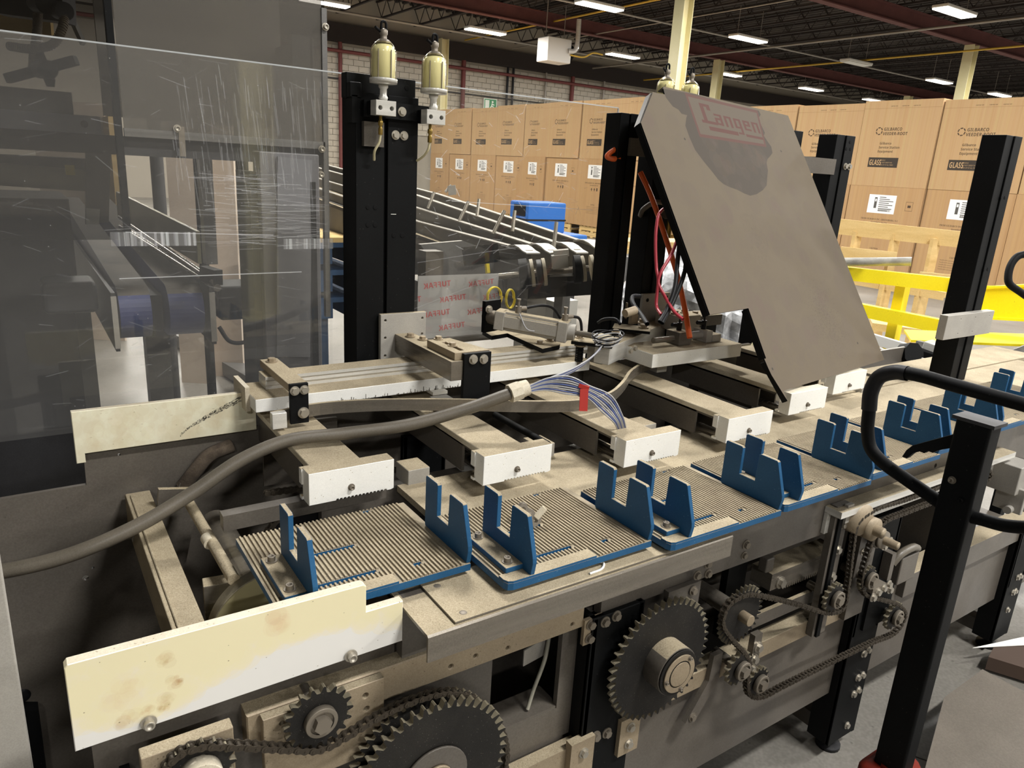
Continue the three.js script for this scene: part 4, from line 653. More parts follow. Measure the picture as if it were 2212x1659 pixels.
{
  const t = P('gear_rack', 'steel gear rack bar bolted inside the dark opening', 'rack'), pr = [[1.45, 0.685], [1.45, 0.64]]; for (let x = 1.5; x < 1.72; x += 0.009) pr.push([x, 0.64], [x + 0.0025, 0.63], [x + 0.005, 0.63], [x + 0.0075, 0.64]); pr.push([1.73, 0.64], [1.73, 0.685]);
  obj('rack_bar', plate(pr, 0.06, 0.0006).translate(0, 0, -1.0), M.steel, t, M.dust); bolt(t, [1.485, 0.655, -0.939], 'z', 0.012);
  obj('stop_block', span(1.435, 1.465, 0.686, 0.725, -0.975, -0.95, 0.004), M.paint, t); obj('wall_plate', span(1.36, 1.43, 0.5, 0.78, -1.02, -1.0), M.black, t);
}
{
  const t = P('bearing_plate', 'dusty square bearing plate beside the pale hub sprocket', 'plate');
  obj('plate', span(0.06, 0.175, 0.68, 0.846, -0.9, -0.878, 0.002), M.tanSteel, t, M.dust);
  const t2 = P('bearing_plate', 'drilled dusty bearing plate behind the tensioner sprocket', 'plate');
  obj('plate', plate([[0.217, 0.7], [0.4, 0.7], [0.4, 0.832], [0.217, 0.832]], 0.014, 0.001, [[0.243, 0.817, 0.005], [0.37, 0.812, 0.006], [0.372, 0.787, 0.006]]).translate(0, 0, -0.9), M.tanSteel, t2, M.dust);
}
// ------------------------------------------------------------------ tail end of the conveyor, seen past the guard board
{
  const t = P('tail_beam', 'dusty tan channel beam crossing the open tail end', 'beam');
  obj('channel', span(0.132, 0.18, 0.815, 0.9, -1.6, -1.02, 0.003), std({ map: tones(0x6e6149, 0x837559, { s: 60, metres: 0.4, grain: 8 }), roughness: 0.7 }), t, M.dust);
  obj('edge_weld', rod([0.142, 0.901, -1.58], [0.142, 0.901, -1.03], 0.0025, 6), M.dust, t);
  obj('stop_block', span(0.126, 0.198, 0.85, 0.905, -1.02, -0.95, 0.002), M.white, t, M.whiteDirty);
  bolt(t, [0.132, 0.86, -1.5], 'X', 0.016, M.zinc, capGeo);
  const r = P('tail_rod', 'dusty round tie rod beside the tan channel beam', 'rod'); obj('rod', rod([0.2281, 0.93, -1.4608], [0.2361, 0.93, -1.1123], 0.0098, 18), M.dust, r); obj('rod_collar', rod([0.2277, 0.93, -1.2742], [0.2287, 0.93, -1.249], 0.0107, 18), M.whiteDirty, r);
  const s = P('tail_side_plate', 'grey side plate standing behind the dusty tie rod', 'plate'); obj('plate', plate([[0.1848, 0.9399], [0.1789, 0.8930], [0.2174, 0.7478], [0.2249, 0.7656], [0.2469, 0.8564], [0.2566, 0.9272]], 0.012).translate(0, 0, -1.512), M.paint, s, M.dust);
  const a = P('tail_block', 'polished square block by the cream disc', 'block'); obj('block', bar([0.1999, 0.86, -1.1815], [0.2478, 0.86, -1.1748], 0.03, 0.075, 0.002), M.steel, a, M.dust);
  const dz = -1.11, d = P('tail_disc', 'cream coloured disc with dark rim under the first blue bucket', 'disc'); obj('disc', place(lathe([[0, 0.012], [0.093, 0.012], [0.093, 0], [0, 0]], 48), 0.287, 0.842, dz, Math.PI / 2), std({ color: 0xa39a74, roughness: 0.6 }), d); obj('rim', place(lathe([[0.0935, 0.018], [0.097, 0.018], [0.097, -0.004], [0.0935, -0.004]], 48), 0.287, 0.842, dz, Math.PI / 2), M.tooth, d); obj('axle', rod([0.287, 0.842, -1.5], [0.287, 0.842, dz + 0.03], 0.03, 20), M.steel, d);
  chain('dark conveyor chain wrapped round the tail wheel', [...Array(14)].map((_, k) => { const q = 0.35 + k * 0.3; return [0.45 + Math.cos(q) * 0.125, 0.82 + Math.sin(q) * 0.125]; }), -1.32, false);
  chain('dark conveyor chain strand below the first pusher block', [[0.36, 0.955], [0.45, 0.95], [0.56, 0.955], [0.66, 0.952]], -1.36, false);
  obj('wheel', place(lathe([[0, 0.02], [0.115, 0.02], [0.115, 0], [0, 0]], 40), 0.45, 0.82, -1.34, Math.PI / 2), M.blackMatt, P('idler_pulley', 'black tail pulley deep inside the open end', 'wheel'));
  const c = P('cable_carrier', 'frayed brown hose bundle against the grey back panel', 'hose'); obj('bundle', tube([[0.2434, 0.8971, -1.59], [0.2679, 0.9292, -1.585], [0.2992, 0.9596, -1.59], [0.3508, 0.9723, -1.6]], 0.016, 24, 10), std({ map: tones(0x3c332a, 0x5c5144, { s: 61, metres: 0.08, grain: 20 }), roughness: 1 }), c); obj('clip', bar([0.2338, 0.9054, -1.585], [0.275, 0.8894, -1.585], 0.012, 0.014), M.paint, c);
  T('inner_plate', plate([[0.395, 0.9], [0.48, 0.9], [0.48, 1.0], [0.398, 1.0]], 0.008).translate(0, 0, -1.52), M.paint, 'grey inner plate behind the first pusher arm', 'plate');
  T('tail_bar', span(0.25, 0.56, 0.955, 0.985, -1.26, -1.235), M.paint, 'grey bar behind the ribs of the first blue bucket', 'bar');
}
// ------------------------------------------------------------------ left edge of the frame
{
  const t = P('end_post', 'pale painted end post at the left border beside the machine', 'post');
  obj('post', [span(-0.26, -0.0591, 0.3, 1.1588, -1.02, -1.0, 0.002)], M.aluMatt, t);
}
// ------------------------------------------------------------------ grey flexible conduit and its wires
{
  const t = P('flexible_conduit', 'thick grey flexible conduit sweeping over the pusher arms', 'cable');
  obj('jacket', tube([[-0.1787, 0.917, -1.3583], [-0.0808, 0.9188, -1.3297], [0.0175, 0.9298, -1.3167], [0.1259, 0.9605, -1.3165], [0.2221, 1, -1.3277], [0.3079, 1.0439, -1.335], [0.3957, 1.069, -1.3343], [0.5006, 1.0736, -1.3145], [0.6268, 1.084, -1.2821], [0.7394, 1.11, -1.252], [0.8344, 1.142, -1.2235]], 0.0128, 90, 16), M.cable, t);
  const n = obj('gland_nut', [flat(along(new THREE.CylinderGeometry(0.0205, 0.0205, 0.026, 8), [0.8344, 1.142, -1.2235], [0.8605, 1.1489, -1.2207])), along(new THREE.CylinderGeometry(0.017, 0.0185, 0.02, 20), [0.8605, 1.1489, -1.2207], [0.8753, 1.153, -1.2183])], M.whiteDirty, t);
  const ends = [[1.1023, 1.2117, -1.2541], [1.0741, 1.0759, -1.1239]];
  for (let k = 0; k < 5; k++) { const o = (k - 2) * 0.003, w = P('signal_wire', 'thin wire from the conduit up to the coiled leads by the air cylinder', 'wire', 'wires up to the coil'); const A = [[0.8736, 1.152, -1.2192], [0.9406, 1.1625, -1.2212], [1.0205, 1.1761, -1.2344], [1.073, 1.197, -1.2437], [1.1043, 1.2138, -1.2535]].map(([x, y, z], i) => [x + o * 0.4 * Math.sin(i + k), y + o * (i % 3 ? 1 : 0.6), z + o * 0.5]); obj('wire', tube(A, 0.0017, 40, 6), k % 2 ? M.wireBlue : M.wireGrey, w); }
  for (let k = 0; k < 9; k++) { const o = (k - 4) * 0.0032, w = P('signal_wire', 'thin wire from the conduit through the red tags down between the pusher arms', 'wire', 'wires down between the arms'); const A = [[0.8731, 1.1482, -1.2181], [0.9136, 1.1606, -1.2011], [0.9505, 1.1613, -1.176], [0.9925, 1.1477, -1.155], [1.0358, 1.1191, -1.1403], [1.0663, 1.0822, -1.1314], [1.0973, 1.0498, -1.1492]].map(([x, y, z], i) => [x + o * (i > 3 ? 1 : 0.2), y + o * [0.5, 1, 1.5, 1, 1.2, 0.4, 0][i], z]); obj('wire', tube(A, 0.0017, 44, 6), k % 3 === 1 ? M.wireBlue : M.wireGrey, w); }
  for (let k = 0; k < 4; k++) { const w = P('signal_wire', 'coiled grey lead on top of the aluminium arm block', 'wire', 'coiled leads'); const c = [1.1311, 1.2206, -1.2628]; obj('wire', tube([...Array(15)].map((_, i) => { const a = i * 0.62 + k; return [c[0] + Math.cos(a) * (0.03 + k * 0.004), c[1] + 0.006 * k + Math.sin(a * 1.3) * 0.006, c[2] + Math.sin(a) * (0.02 + k * 0.003)]; }), 0.0016, 60, 6), k % 2 ? M.rubber : M.wireGrey, w); }
  const g = P('red_tag', 'red tape tag wrapped round the wires', 'tag'); obj('tape', bar([0.9815, 1.1552, -1.1551], [0.9764, 1.1085, -1.1457], 0.018, 0.003), M.red, g);
  const g2 = P('red_tag', 'small folded red tape tag above the hanging one', 'tag'); obj('tape', bar([0.9737, 1.1616, -1.1652], [0.9925, 1.1566, -1.1531], 0.01, 0.008), M.red, g2);
}
// ------------------------------------------------------------------ air cylinder over the rail
{
  const c0 = [1.0819, 1.2, -1.6716], c1 = [1.2208, 1.185, -1.5232], lerp = (a, b, k) => a.map((v, i) => v + (b[i] - v) * k);
  const t = P('air_cylinder', 'dusty aluminium air cylinder on a black foot plate above the rail', 'cylinder');
  obj('body', [rod(lerp(c0, c1, 0.12), lerp(c0, c1, 0.88), 0.026, 8), bar(lerp(c0, c1, 0.1), lerp(c0, c1, 0.9), 0.03, 0.052), bar(lerp(c0, c1, 0.1), lerp(c0, c1, 0.9), 0.052, 0.03)].map(flat), M.aluMatt, t, M.dust);
  obj('end_cap', bar(lerp(c0, c1, 0), lerp(c0, c1, 0.14), 0.054, 0.052, 0.003), M.aluMatt, t, M.dust); obj('end_cap', bar(lerp(c0, c1, 0.86), lerp(c0, c1, 1), 0.056, 0.056, 0.003), M.aluMatt, t, M.dust);
  obj('rod_gland', rod(c1, lerp(c0, c1, 1.09), 0.022, 24), M.aluMatt, t); obj('piston_rod', rod(lerp(c0, c1, 1.05), lerp(c0, c1, 1.45), 0.008, 14), M.steel, t); obj('rod_clevis', rod(lerp(c0, c1, 1.4), lerp(c0, c1, 1.6), 0.011, 10), M.whiteDirty, t);
  const vb = [c0[0] - 0.02, c0[1], c0[2] - 0.03];
  obj('upright_plate', bar([1.0561, 1.165, -1.6975], [1.1177, 1.165, -1.7149], 0.012, 0.088).translate(0, 0.036, 0), M.black, t);
  obj('pivot', rod([1.0773, 1.2, -1.713], [1.0851, 1.2, -1.6576], 0.02, 12), M.zincDull, t); bolt(t, [1.0629, 1.225, -1.6822], 'z', 0.008); bolt(t, [1.0933, 1.175, -1.7266], 'z', 0.008);
  const fp = [[1.1024, 1.14, -1.7739], [1.1938, 1.14, -1.7959], [1.2057, 1.14, -1.7387], [1.225, 1.14, -1.5605], [1.2089, 1.14, -1.5436], [1.1393, 1.14, -1.5251], [1.1531, 1.14, -1.7183], [1.09, 1.14, -1.7032]];
  obj('foot_plate', plate(fp.map(([x, , z]) => [x, -z]), 0.012).rotateX(-Math.PI / 2).translate(0, 1.131, 0), M.black, t, M.dust);
  bolt(t, [1.1686, 1.143, -1.5792], 'y', 0.009, M.tanSteel); bolt(t, [1.2152, 1.143, -1.5974], 'y', 0.009, M.tanSteel);
  const fit = (k, l) => { const p = lerp(c0, c1, k); obj('flow_fitting', [rod([p[0], p[1] + 0.026, p[2]], [p[0], p[1] + 0.045, p[2]], 0.009, 8), rod([p[0], p[1] + 0.045, p[2]], [p[0], p[1] + 0.062, p[2]], 0.004, 8), place(new THREE.CylinderGeometry(0.006, 0.006, 0.004, 10), p[0], p[1] + 0.063, p[2]), rod([p[0], p[1] + 0.038, p[2]], [p[0] + 0.025, p[1] + 0.038, p[2]], 0.006, 8)], M.zincDull, t); };
  fit(0.3); fit(0.94);
  const p = lerp(c0, c1, 0.3), q = lerp(c0, c1, 0.94);
  T('air_hose', tube([[p[0] + 0.02, p[1] + 0.038, p[2]], [p[0] + 0.06, p[1] + 0.045, p[2] + 0.01], [p[0] + 0.13, p[1] + 0.03, p[2] - 0.02], [p[0] + 0.2, p[1] - 0.02, p[2] - 0.06]], 0.004, 24, 8), M.rubber, 'black air hose leaving the near fitting of the air cylinder', 'hose');
  T('air_hose', tube([[q[0] + 0.02, q[1] + 0.038, q[2]], [q[0] + 0.05, q[1] + 0.03, q[2]], [q[0] + 0.062, q[1] - 0.01, q[2]], [q[0] + 0.06, q[1] - 0.05, q[2]]], 0.004, 24, 8), M.rubber, 'black air hose bending down at the rod end of the cylinder', 'hose');
  T('sensor_lead', tube([[p[0] - 0.01, p[1] + 0.03, p[2] + 0.02], [p[0] + 0.0, p[1] - 0.01, p[2] + 0.05], [p[0] + 0.05, p[1] - 0.012, p[2] + 0.06], [p[0] + 0.09, p[1] - 0.005, p[2] + 0.065]], 0.0018, 24, 6), M.wireGrey, 'thin grey sensor lead looped on the air cylinder', 'wire');
}
{ // arm block with plates, spring and hinge
  const t = P('arm_block', 'aluminium arm block with bolted black plates and spring near the air cylinder', 'block');
  obj('block', bar([1.2989, 1.1, -1.4485], [1.7327, 1.1, -1.6591], 0.045, 0.05, 0.0015).translate(0, 0.025, -0.02), M.alu, t, M.dust);
  obj('block_web', bar([1.3138, 1.1, -1.5056], [1.3807, 1.1, -1.524], 0.05, 0.06).translate(0, 0.02, -0.01), M.aluMatt, t);
  obj('top_plate', bar([1.2508, 1.155, -1.5372], [1.3244, 1.155, -1.4534], 0.06, 0.009).translate(0, 0, 0), M.black, t, M.dust);
  obj('hinge_plate', bar([1.4538, 1.165, -1.6031], [1.5294, 1.165, -1.5245], 0.075, 0.008), M.black, t, M.dust);
  for (const [px] of [[0]]) { bolt(t, [1.2726, 1.16, -1.5365], 'y', 0.009, M.tanSteel); bolt(t, [1.3136, 1.16, -1.5462], 'y', 0.009, M.tanSteel); bolt(t, [1.3915, 1.17, -1.5226], 'y', 0.009, M.tanSteel); bolt(t, [1.5192, 1.17, -1.544], 'y', 0.011, M.tanSteel); bolt(t, [1.5656, 1.17, -1.5973], 'y', 0.013, M.tanSteel); }
  bolt(t, [1.3822, 1.135, -1.445], 'z', 0.006); bolt(t, [1.4183, 1.135, -1.4655], 'z', 0.006);
  const s = [1.2593, 1.1, -1.516], cv = []; for (let k = 0; k <= 70; k++) cv.push([s[0] + Math.cos(k * 0.785) * 0.01, s[1] + k * 0.0006, s[2] + Math.sin(k * 0.785) * 0.01]);
  obj('spring', tube(cv, 0.0018, 220, 6), M.blackMatt, t); obj('spring_bolt', rod([s[0], s[1] - 0.01, s[2]], [s[0], s[1] + 0.06, s[2]], 0.006, 10), M.zincDull, t); obj('spring_washer', rod([s[0], s[1] + 0.043, s[2]], [s[0], s[1] + 0.047, s[2]], 0.016, 18), M.tanSteel, t);
  obj('hinge_strap', bar([1.5604, 1.17, -1.6713], [1.5634, 1.17, -1.6704], 0.01, 0.05).translate(0, 0.025, 0), M.tanSteel, t); obj('hinge_knuckle', rod([1.2686, 1.2632, -1.3606], [1.3049, 1.269, -1.3631], 0.011, 14), M.tanSteel, t); obj('hinge_lug', bar([1.5149, 1.17, -1.5999], [1.5451, 1.17, -1.604], 0.012, 0.04).translate(0, 0.02, 0), M.tanSteel, t);
  const r2 = P('side_rail', 'second white plastic rail under a small pneumatic slide', 'rail');
  obj('rail', span(1.425, 1.795, 1.092, 1.132, -1.53, -1.4, 0.002), M.white, r2, M.dust);
  const sl = P('slide_cylinder', 'small grey pneumatic slide on the second white rail', 'cylinder');
  obj('body', span(1.57, 1.62, 1.133, 1.172, -1.5, -1.445, 0.002), M.paint, sl, M.dust); obj('barrel', rod([1.62, 1.153, -1.47], [1.69, 1.153, -1.47], 0.012, 16), M.aluMatt, sl); obj('end', span(1.685, 1.71, 1.133, 1.168, -1.5, -1.445, 0.001), M.aluMatt, sl, M.dust); obj('tail_block', span(1.712, 1.75, 1.133, 1.155, -1.49, -1.445, 0.001), M.aluMatt, sl, M.dust); obj('rod', rod([1.49, 1.15, -1.47], [1.57, 1.15, -1.47], 0.009, 12), M.steel, sl);
  for (const x of [1.595, 1.7]) obj('elbow_fitting', [rod([x, 1.168, -1.475], [x, 1.195, -1.475], 0.008, 10), rod([x, 1.195, -1.475], [x, 1.212, -1.475], 0.003, 8), rod([x, 1.186, -1.475], [x - 0.03, 1.19, -1.475], 0.006, 8), place(new THREE.CylinderGeometry(0.006, 0.006, 0.004, 10), x, 1.213, -1.475)], M.rubber, sl);
  const bk = P('post_bracket', 'grey bracket plate and bolted arm at the foot of the hose post', 'bracket');
  obj('plate', span(1.645, 1.765, 1.13, 1.24, -1.7, -1.688, 0.001), M.aluMatt, bk, M.dust); hole(bk, 1.665, 1.22, -1.6875); hole(bk, 1.75, 1.225, -1.6875);
  obj('arm', span(1.72, 1.93, 1.14, 1.175, -1.68, -1.6, 0.002), M.paint, bk, M.dust); obj('block', span(1.68, 1.78, 1.14, 1.19, -1.66, -1.56, 0.002), M.aluMatt, bk, M.dust);
  for (const x of [1.83, 1.9]) bolt(bk, [x, 1.176, -1.63], 'y', 0.01, M.tanSteel); for (const x of [1.705, 1.745]) bolt(bk, [x, 1.191, -1.6], 'y', 0.01, M.tanSteel);
  obj('foot', span(1.72, 1.93, 1.08, 1.138, -1.68, -1.62), M.black, bk);
}
{ // hoses on the post
  const v = P('valve_block', 'dark air valve with brass fittings strapped to the hose post', 'valve');
  obj('body', span(1.69, 1.77, 1.475, 1.535, -1.7, -1.63, 0.012), M.paint, v); obj('strap', tube([[1.69, 1.52, -1.66], [1.645, 1.525, -1.68], [1.635, 1.5, -1.72], [1.645, 1.48, -1.74]], 0.008, 20, 8), M.cable, v);
  for (const x of [1.70, 1.74, 1.77]) obj('brass_fitting', rod([x, 1.42, -1.665], [x, 1.475, -1.665], 0.009, 6), M.brass, v);
  obj('sticker', [span(1.695, 1.73, 1.625, 1.638, -1.7, -1.699), span(1.695, 1.73, 1.603, 1.617, -1.7, -1.699)], M.white, v);
  const hose = (pts, r, m, l) => T('air_hose', tube(pts, r, 60, 8), m, l, 'hose');
  hose([[1.4826, 1.5277, -1.4598], [1.4438, 1.5079, -1.4541], [1.4228, 1.4606, -1.439], [1.4057, 1.3674, -1.4048], [1.3991, 1.3397, -1.3868], [1.3877, 1.2751, -1.3716], [1.3735, 1.2579, -1.3373]], 0.0045, M.redHose, 'dark red air hose hanging from the valve down the post');
  hose([[1.4868, 1.4507, -1.4168], [1.4499, 1.4039, -1.4002], [1.4062, 1.3576, -1.3883], [1.3985, 1.3338, -1.3852], [1.4014, 1.3013, -1.3589], [1.3893, 1.2692, -1.3052], [1.3893, 1.257, -1.2756]], 0.0045, M.redHose, 'dark red air hose crossing to the pneumatic slide');
  hose([[1.4741, 1.4465, -1.3987], [1.453, 1.3823, -1.3777], [1.4263, 1.3261, -1.3507], [1.3868, 1.2702, -1.3326], [1.3541, 1.2442, -1.3205]], 0.006, M.rubber, 'thick black hose beside the crossing red air hose');
  hose([[1.4848, 1.4063, -1.3771], [1.4656, 1.3599, -1.361], [1.4192, 1.291, -1.343], [1.3586, 1.2411, -1.3162]], 0.006, M.rubber, 'second thick black hose nearest the tilted cover lip');
  hose([[1.5855, 1.6105, -1.6969], [1.6036, 1.5483, -1.6623], [1.614, 1.4196, -1.5839], [1.6061, 1.3326, -1.5203], [1.5912, 1.2478, -1.4624], [1.5792, 1.163, -1.4151]], 0.008, M.orange, 'orange hose sloping down behind the black posts');
  hose([[1.5136, 1.6774, -1.7195], [1.4822, 1.6599, -1.7222], [1.4742, 1.649, -1.7238], [1.4848, 1.6433, -1.7145], [1.51, 1.646, -1.7108]], 0.008, M.orange, 'orange hose loop hooked over the edge of the clear sheet');
  hose([[1.3899, 1.2882, -1.438], [1.3674, 1.2887, -1.441], [1.3498, 1.2775, -1.4238], [1.3305, 1.2549, -1.3658], [1.3055, 1.2425, -1.3152]], 0.006, M.rubber, 'black hose hooked round the bracket plate');
  hose([[1.1702, 1.2485, -1.3471], [1.1703, 1.2608, -1.3261], [1.1803, 1.2662, -1.2959], [1.1815, 1.2581, -1.2795]], 0.004, M.rubber, 'short black lead with round end beside the slim post');
}

// ------------------------------------------------------------------ clear guard sheet
M.clear = phys({ color: 0xf7f6f3, transmission: 1, roughness: 0.03, ior: 1.45, thickness: 0 });
M.clearGrey = phys({ color: 0xbfbfbf, transmission: 1, roughness: 0.04, ior: 1.45, thickness: 0 });
{
  const x0 = -0.4, x1 = 1.565, y0 = 0.98, y1 = 1.792, z = -1.8, w = x1 - x0, h = y1 - y0;
  const t = P('guard_sheet', 'tall clear plastic guard sheet with scratches behind the black posts', 'guard');
  const s = new THREE.Mesh(metric(span(x0, x1, y0, y1, z - 0.0005, z)), M.clear); s.name = 'sheet'; t.add(s);
  obj('polished_edge', [span(x0, x1, y1, y1 + 0.003, z - 0.004, z + 0.002), span(x1, x1 + 0.003, y0, y1, z - 0.004, z + 0.002)], std({ color: 0xc9cdcf, roughness: 0.3, transparent: true, opacity: 0.55 }), t);
  const tx = canvas(2048, 848, (c, W, H) => {
    c.clearRect(0, 0, W, H); const X = x => (x - x0) / w * W, Y = y => (y1 - y) / h * H;
    c.fillStyle = 'rgba(200,201,204,0.022)'; c.fillRect(0, 0, W, H); c.fillStyle = 'rgba(192,194,199,0.055)'; c.fillRect(0, 0, X(0.66), H); // pale haze painted in, stronger on the left half
    const line = (x, y, l, a, al, lw = 1.4) => { c.strokeStyle = `rgba(235,236,238,${al})`; c.lineWidth = lw; c.beginPath(); c.moveTo(x, y); c.lineTo(x + Math.cos(a) * l, y + Math.sin(a) * l); c.stroke(); };
    for (let i = 0; i < 420; i++) line(rnd() * W, rnd() * H, 6 + rnd() * 60, (rnd() - 0.5) * 1.6, 0.04 + rnd() * 0.2, 0.5 + rnd() * 0.6);
    for (let i = 0; i < 150; i++) line(X(0.3 + rnd() * 0.36), Y(1.78 - rnd() * 0.24), 20 + rnd() * 90, 1.5 + (rnd() - 0.5) * 0.1, 0.06 + rnd() * 0.14); // fine upright rub marks
    for (let i = 0; i < 130; i++) line(X(0.33 + rnd() * 0.25), Y(1.55 - rnd() * 0.17), 15 + rnd() * 120, 0.02 + (rnd() - 0.5) * 0.2, 0.06 + rnd() * 0.34, 0.5 + rnd() * 0.9); // stretched film creases
    for (let i = 0; i < 130; i++) line(X(0.88 + rnd() * 0.68), Y(1.76 - rnd() * 0.4), 8 + rnd() * 34, (rnd() - 0.5) * 2.4, 0.15 + rnd() * 0.4, 0.6 + rnd() * 0.9);
    line(X(1.0), Y(1.505), 520, 0.03, 0.55, 1.6); line(X(0.9), Y(1.34), 640, -0.12, 0.25, 1.2); line(X(0.85), Y(1.2), 500, -0.3, 0.2, 1.1); line(X(0.18), Y(1.32), 420, -0.01, 0.5, 2); line(X(0.2), Y(1.42), 330, 0.02, 0.4, 2);
    for (const [a, b, c1, d] of [[0.54, 0.66, 1.405, 1.38], [0.17, 0.34, 1.42, 1.39]]) { c.fillStyle = 'rgba(215,218,222,0.14)'; c.fillRect(X(a), Y(c1), X(b) - X(a), Y(d) - Y(c1)); for (let k = 0; k < 26; k++) { c.fillStyle = `rgba(240,242,244,${rnd() * 0.35})`; c.fillRect(X(a) + rnd() * (X(b) - X(a)), Y(c1), 2 + rnd() * 5, Y(d) - Y(c1)); } }
    for (let i = 0; i < 260; i++) { c.fillStyle = `rgba(230,230,228,${0.1 + rnd() * 0.4})`; c.fillRect(rnd() * W, rnd() * H, 1.5, 1.5); }
  });
  const g = new THREE.PlaneGeometry(w, h).translate((x0 + x1) / 2, (y0 + y1) / 2, z + 0.0015), sc = new THREE.Mesh(g, std({ map: tx, transparent: true, roughness: 0.6, side: THREE.DoubleSide })); sc.name = 'scratches'; sc.userData = { kind: 'stuff' }; t.add(sc);
}
{ // protective film still on a panel behind
  const z = -2.28, a = [1.1450, 1.2250], b = [1.4753, 0.8516], x0 = a[0], x1 = b[0], y0 = 1.0, y1 = a[1];
  const tx = canvas(1024, 768, (c, W, H) => { c.fillStyle = 'rgba(206,206,208,0.66)'; c.fillRect(0, 0, W, H); c.fillStyle = 'rgba(205,92,96,0.8)'; c.font = 'bold 92px sans-serif'; c.scale(-1, 1); for (let r = 0; r < 5; r++) for (let k = 0; k < 3; k++) { c.save(); c.translate(-W + 60 + k * 560 - (r % 2) * 200, 130 + r * 175); c.rotate(0.09); c.fillText('TUFFAK', 0, 0); c.restore(); } });
  const t = P('film_panel', 'plastic panel with milky protective film and mirrored red print', 'panel'); const g = new THREE.BoxGeometry(x1 - x0, y1 - y0, 0.004);
  const fm = std({ map: tx, transparent: true, roughness: 0.4 }), m = new THREE.Mesh(g, [M.clearGrey, M.clearGrey, M.clearGrey, M.clearGrey, fm, fm]); m.name = 'panel'; m.position.set((x0 + x1) / 2, (y0 + y1) / 2, z); t.add(m);
  obj('panel_stand', [span(x0 + 0.06, x0 + 0.13, 0, 1.3, z - 0.12, z - 0.06)], M.paint, t); obj('panel_rail', [span(x0, x1, 0.98, 1.0, z - 0.12, z + 0.02)], M.paint, t);
}
// ------------------------------------------------------------------ guarded machine on the left, behind the sheet
M.greyMetal = std({ map: tones(0x63615f, 0x71706e, { s: 70, metres: 0.6, grain: 5 }), roughness: 0.5, metalness: 0.2 });
M.darkMetal = std({ map: tones(0x242426, 0x303033, { s: 71, metres: 0.4, grain: 5 }), roughness: 0.55 });
{
  const t = P('guard_enclosure', 'clear plastic enclosure with grey backing around the neighbouring machine', 'enclosure'), z = -2.2;
  const pane = (x0, x1, y0, y1, zz, m = M.clearGrey) => { const o = new THREE.Mesh(metric(span(x0, x1, y0, y1, zz - 0.0005, zz)), m); o.name = 'pane'; t.add(o); };
  pane(0.262, 0.795, 1.64, 2.15, z); pane(-0.5, 0.24, 1.36, 2.15, z);
  obj('pane_film', span(0.262, 0.785, 1.64, 2.15, z + 0.001, z + 0.0015), std({ color: 0x6c6862, roughness: 0.22, transparent: true, opacity: 0.5 }), t);
  obj('pane_frame', [span(0.785, 0.8, 1.12, 2.0, z - 0.012, z + 0.006), span(0.262, 0.79, 1.622, 1.642, z - 0.012, z + 0.006)], M.greyMetal, t);
  obj('door_edge', span(0.242, 0.258, 1.36, 2.2, z - 0.02, z + 0.01), M.black, t);
  obj('backing', [span(0.26, 0.79, 1.68, 2.15, -2.62, -2.6)], std({ map: tones(0x8d867b, 0x9c9488, { s: 72, metres: 0.8, grain: 5 }), roughness: 0.35 }), t);
  obj('lower_beam', span(-0.6, 0.79, 1.575, 1.622, -2.3, -2.22), M.darkMetal, t);
  obj('side_channel', [span(0.72, 0.78, 1.64, 1.93, -2.3, -2.26), span(0.772, 0.782, 1.64, 1.93, -2.6, -2.26)], M.lampBody, t);
  obj('shade_cover', span(-0.9, 0.82, 2.32, 2.35, -4.9, -2.16), M.greyMetal, t);  // unseen panel added overhead to shade the belts and floor below
  obj('roof_strip', span(0.2, 0.85, 2.15, 2.2, -2.23, -2.18), M.greyMetal, t);
  obj('latch_bracket', plate([[0, 0], [0.052, -0.006], [0.056, 0.046], [0.004, 0.052]], 0.004, 0, [{ pts: [[0.014, 0.012], [0.014, 0.04], [0.042, 0.036], [0.042, 0.01]] }]).translate(0.47, 1.83, -2.58), M.lampBody, t);
  for (const [px, py] of [[0, 0]]) for (const q of [[0.7947, 1.9518, -2.192], [0.3879, 1.6493, -2.192], [0.7785, 1.6219, -2.192], [0.7745, 1.5497, -2.192]]) bolt(t, q, 'z', 0.008, M.zinc, capGeo);
  obj('strap', span(0.39, 0.405, 1.58, 1.655, -2.2, -2.19), M.zincDull, t);
  obj('corner_post', [span(0.57, 0.61, 1.2, 2.6, -2.9, -2.84), span(0.72, 0.8, 1.9, 2.7, -2.75, -2.7)], M.greyMetal, t);
}
{
  const t = P('control_cabinet', 'narrow grey cabinet column with glazed door behind the clear sheet', 'cabinet'), z = -2.12;
  obj('body', span(0.5775, 0.745, 0, 1.6053, -2.19, z, 0.004), std({ map: tones(0x66666a, 0x74747a, { s: 73, metres: 0.5, grain: 5 }), roughness: 0.45 }), t);
  const d = obj('door', plate([[0.6248, 1.5939], [0.7208, 1.5893], [0.7033, 1.0180], [0.6033, 1.0273]], 0.01).translate(0, 0, -2.119), std({ color: 0x7d7e84, roughness: 0.35 }), t);
  obj('door_seal', [span(0.714, 0.7291, 0.8, 1.53, -2.119, -2.107)], M.black, d);
  obj('side_strip', span(0.5572, 0.5775, 0, 1.55, -2.3, z - 0.03), M.darkMetal, t);
}
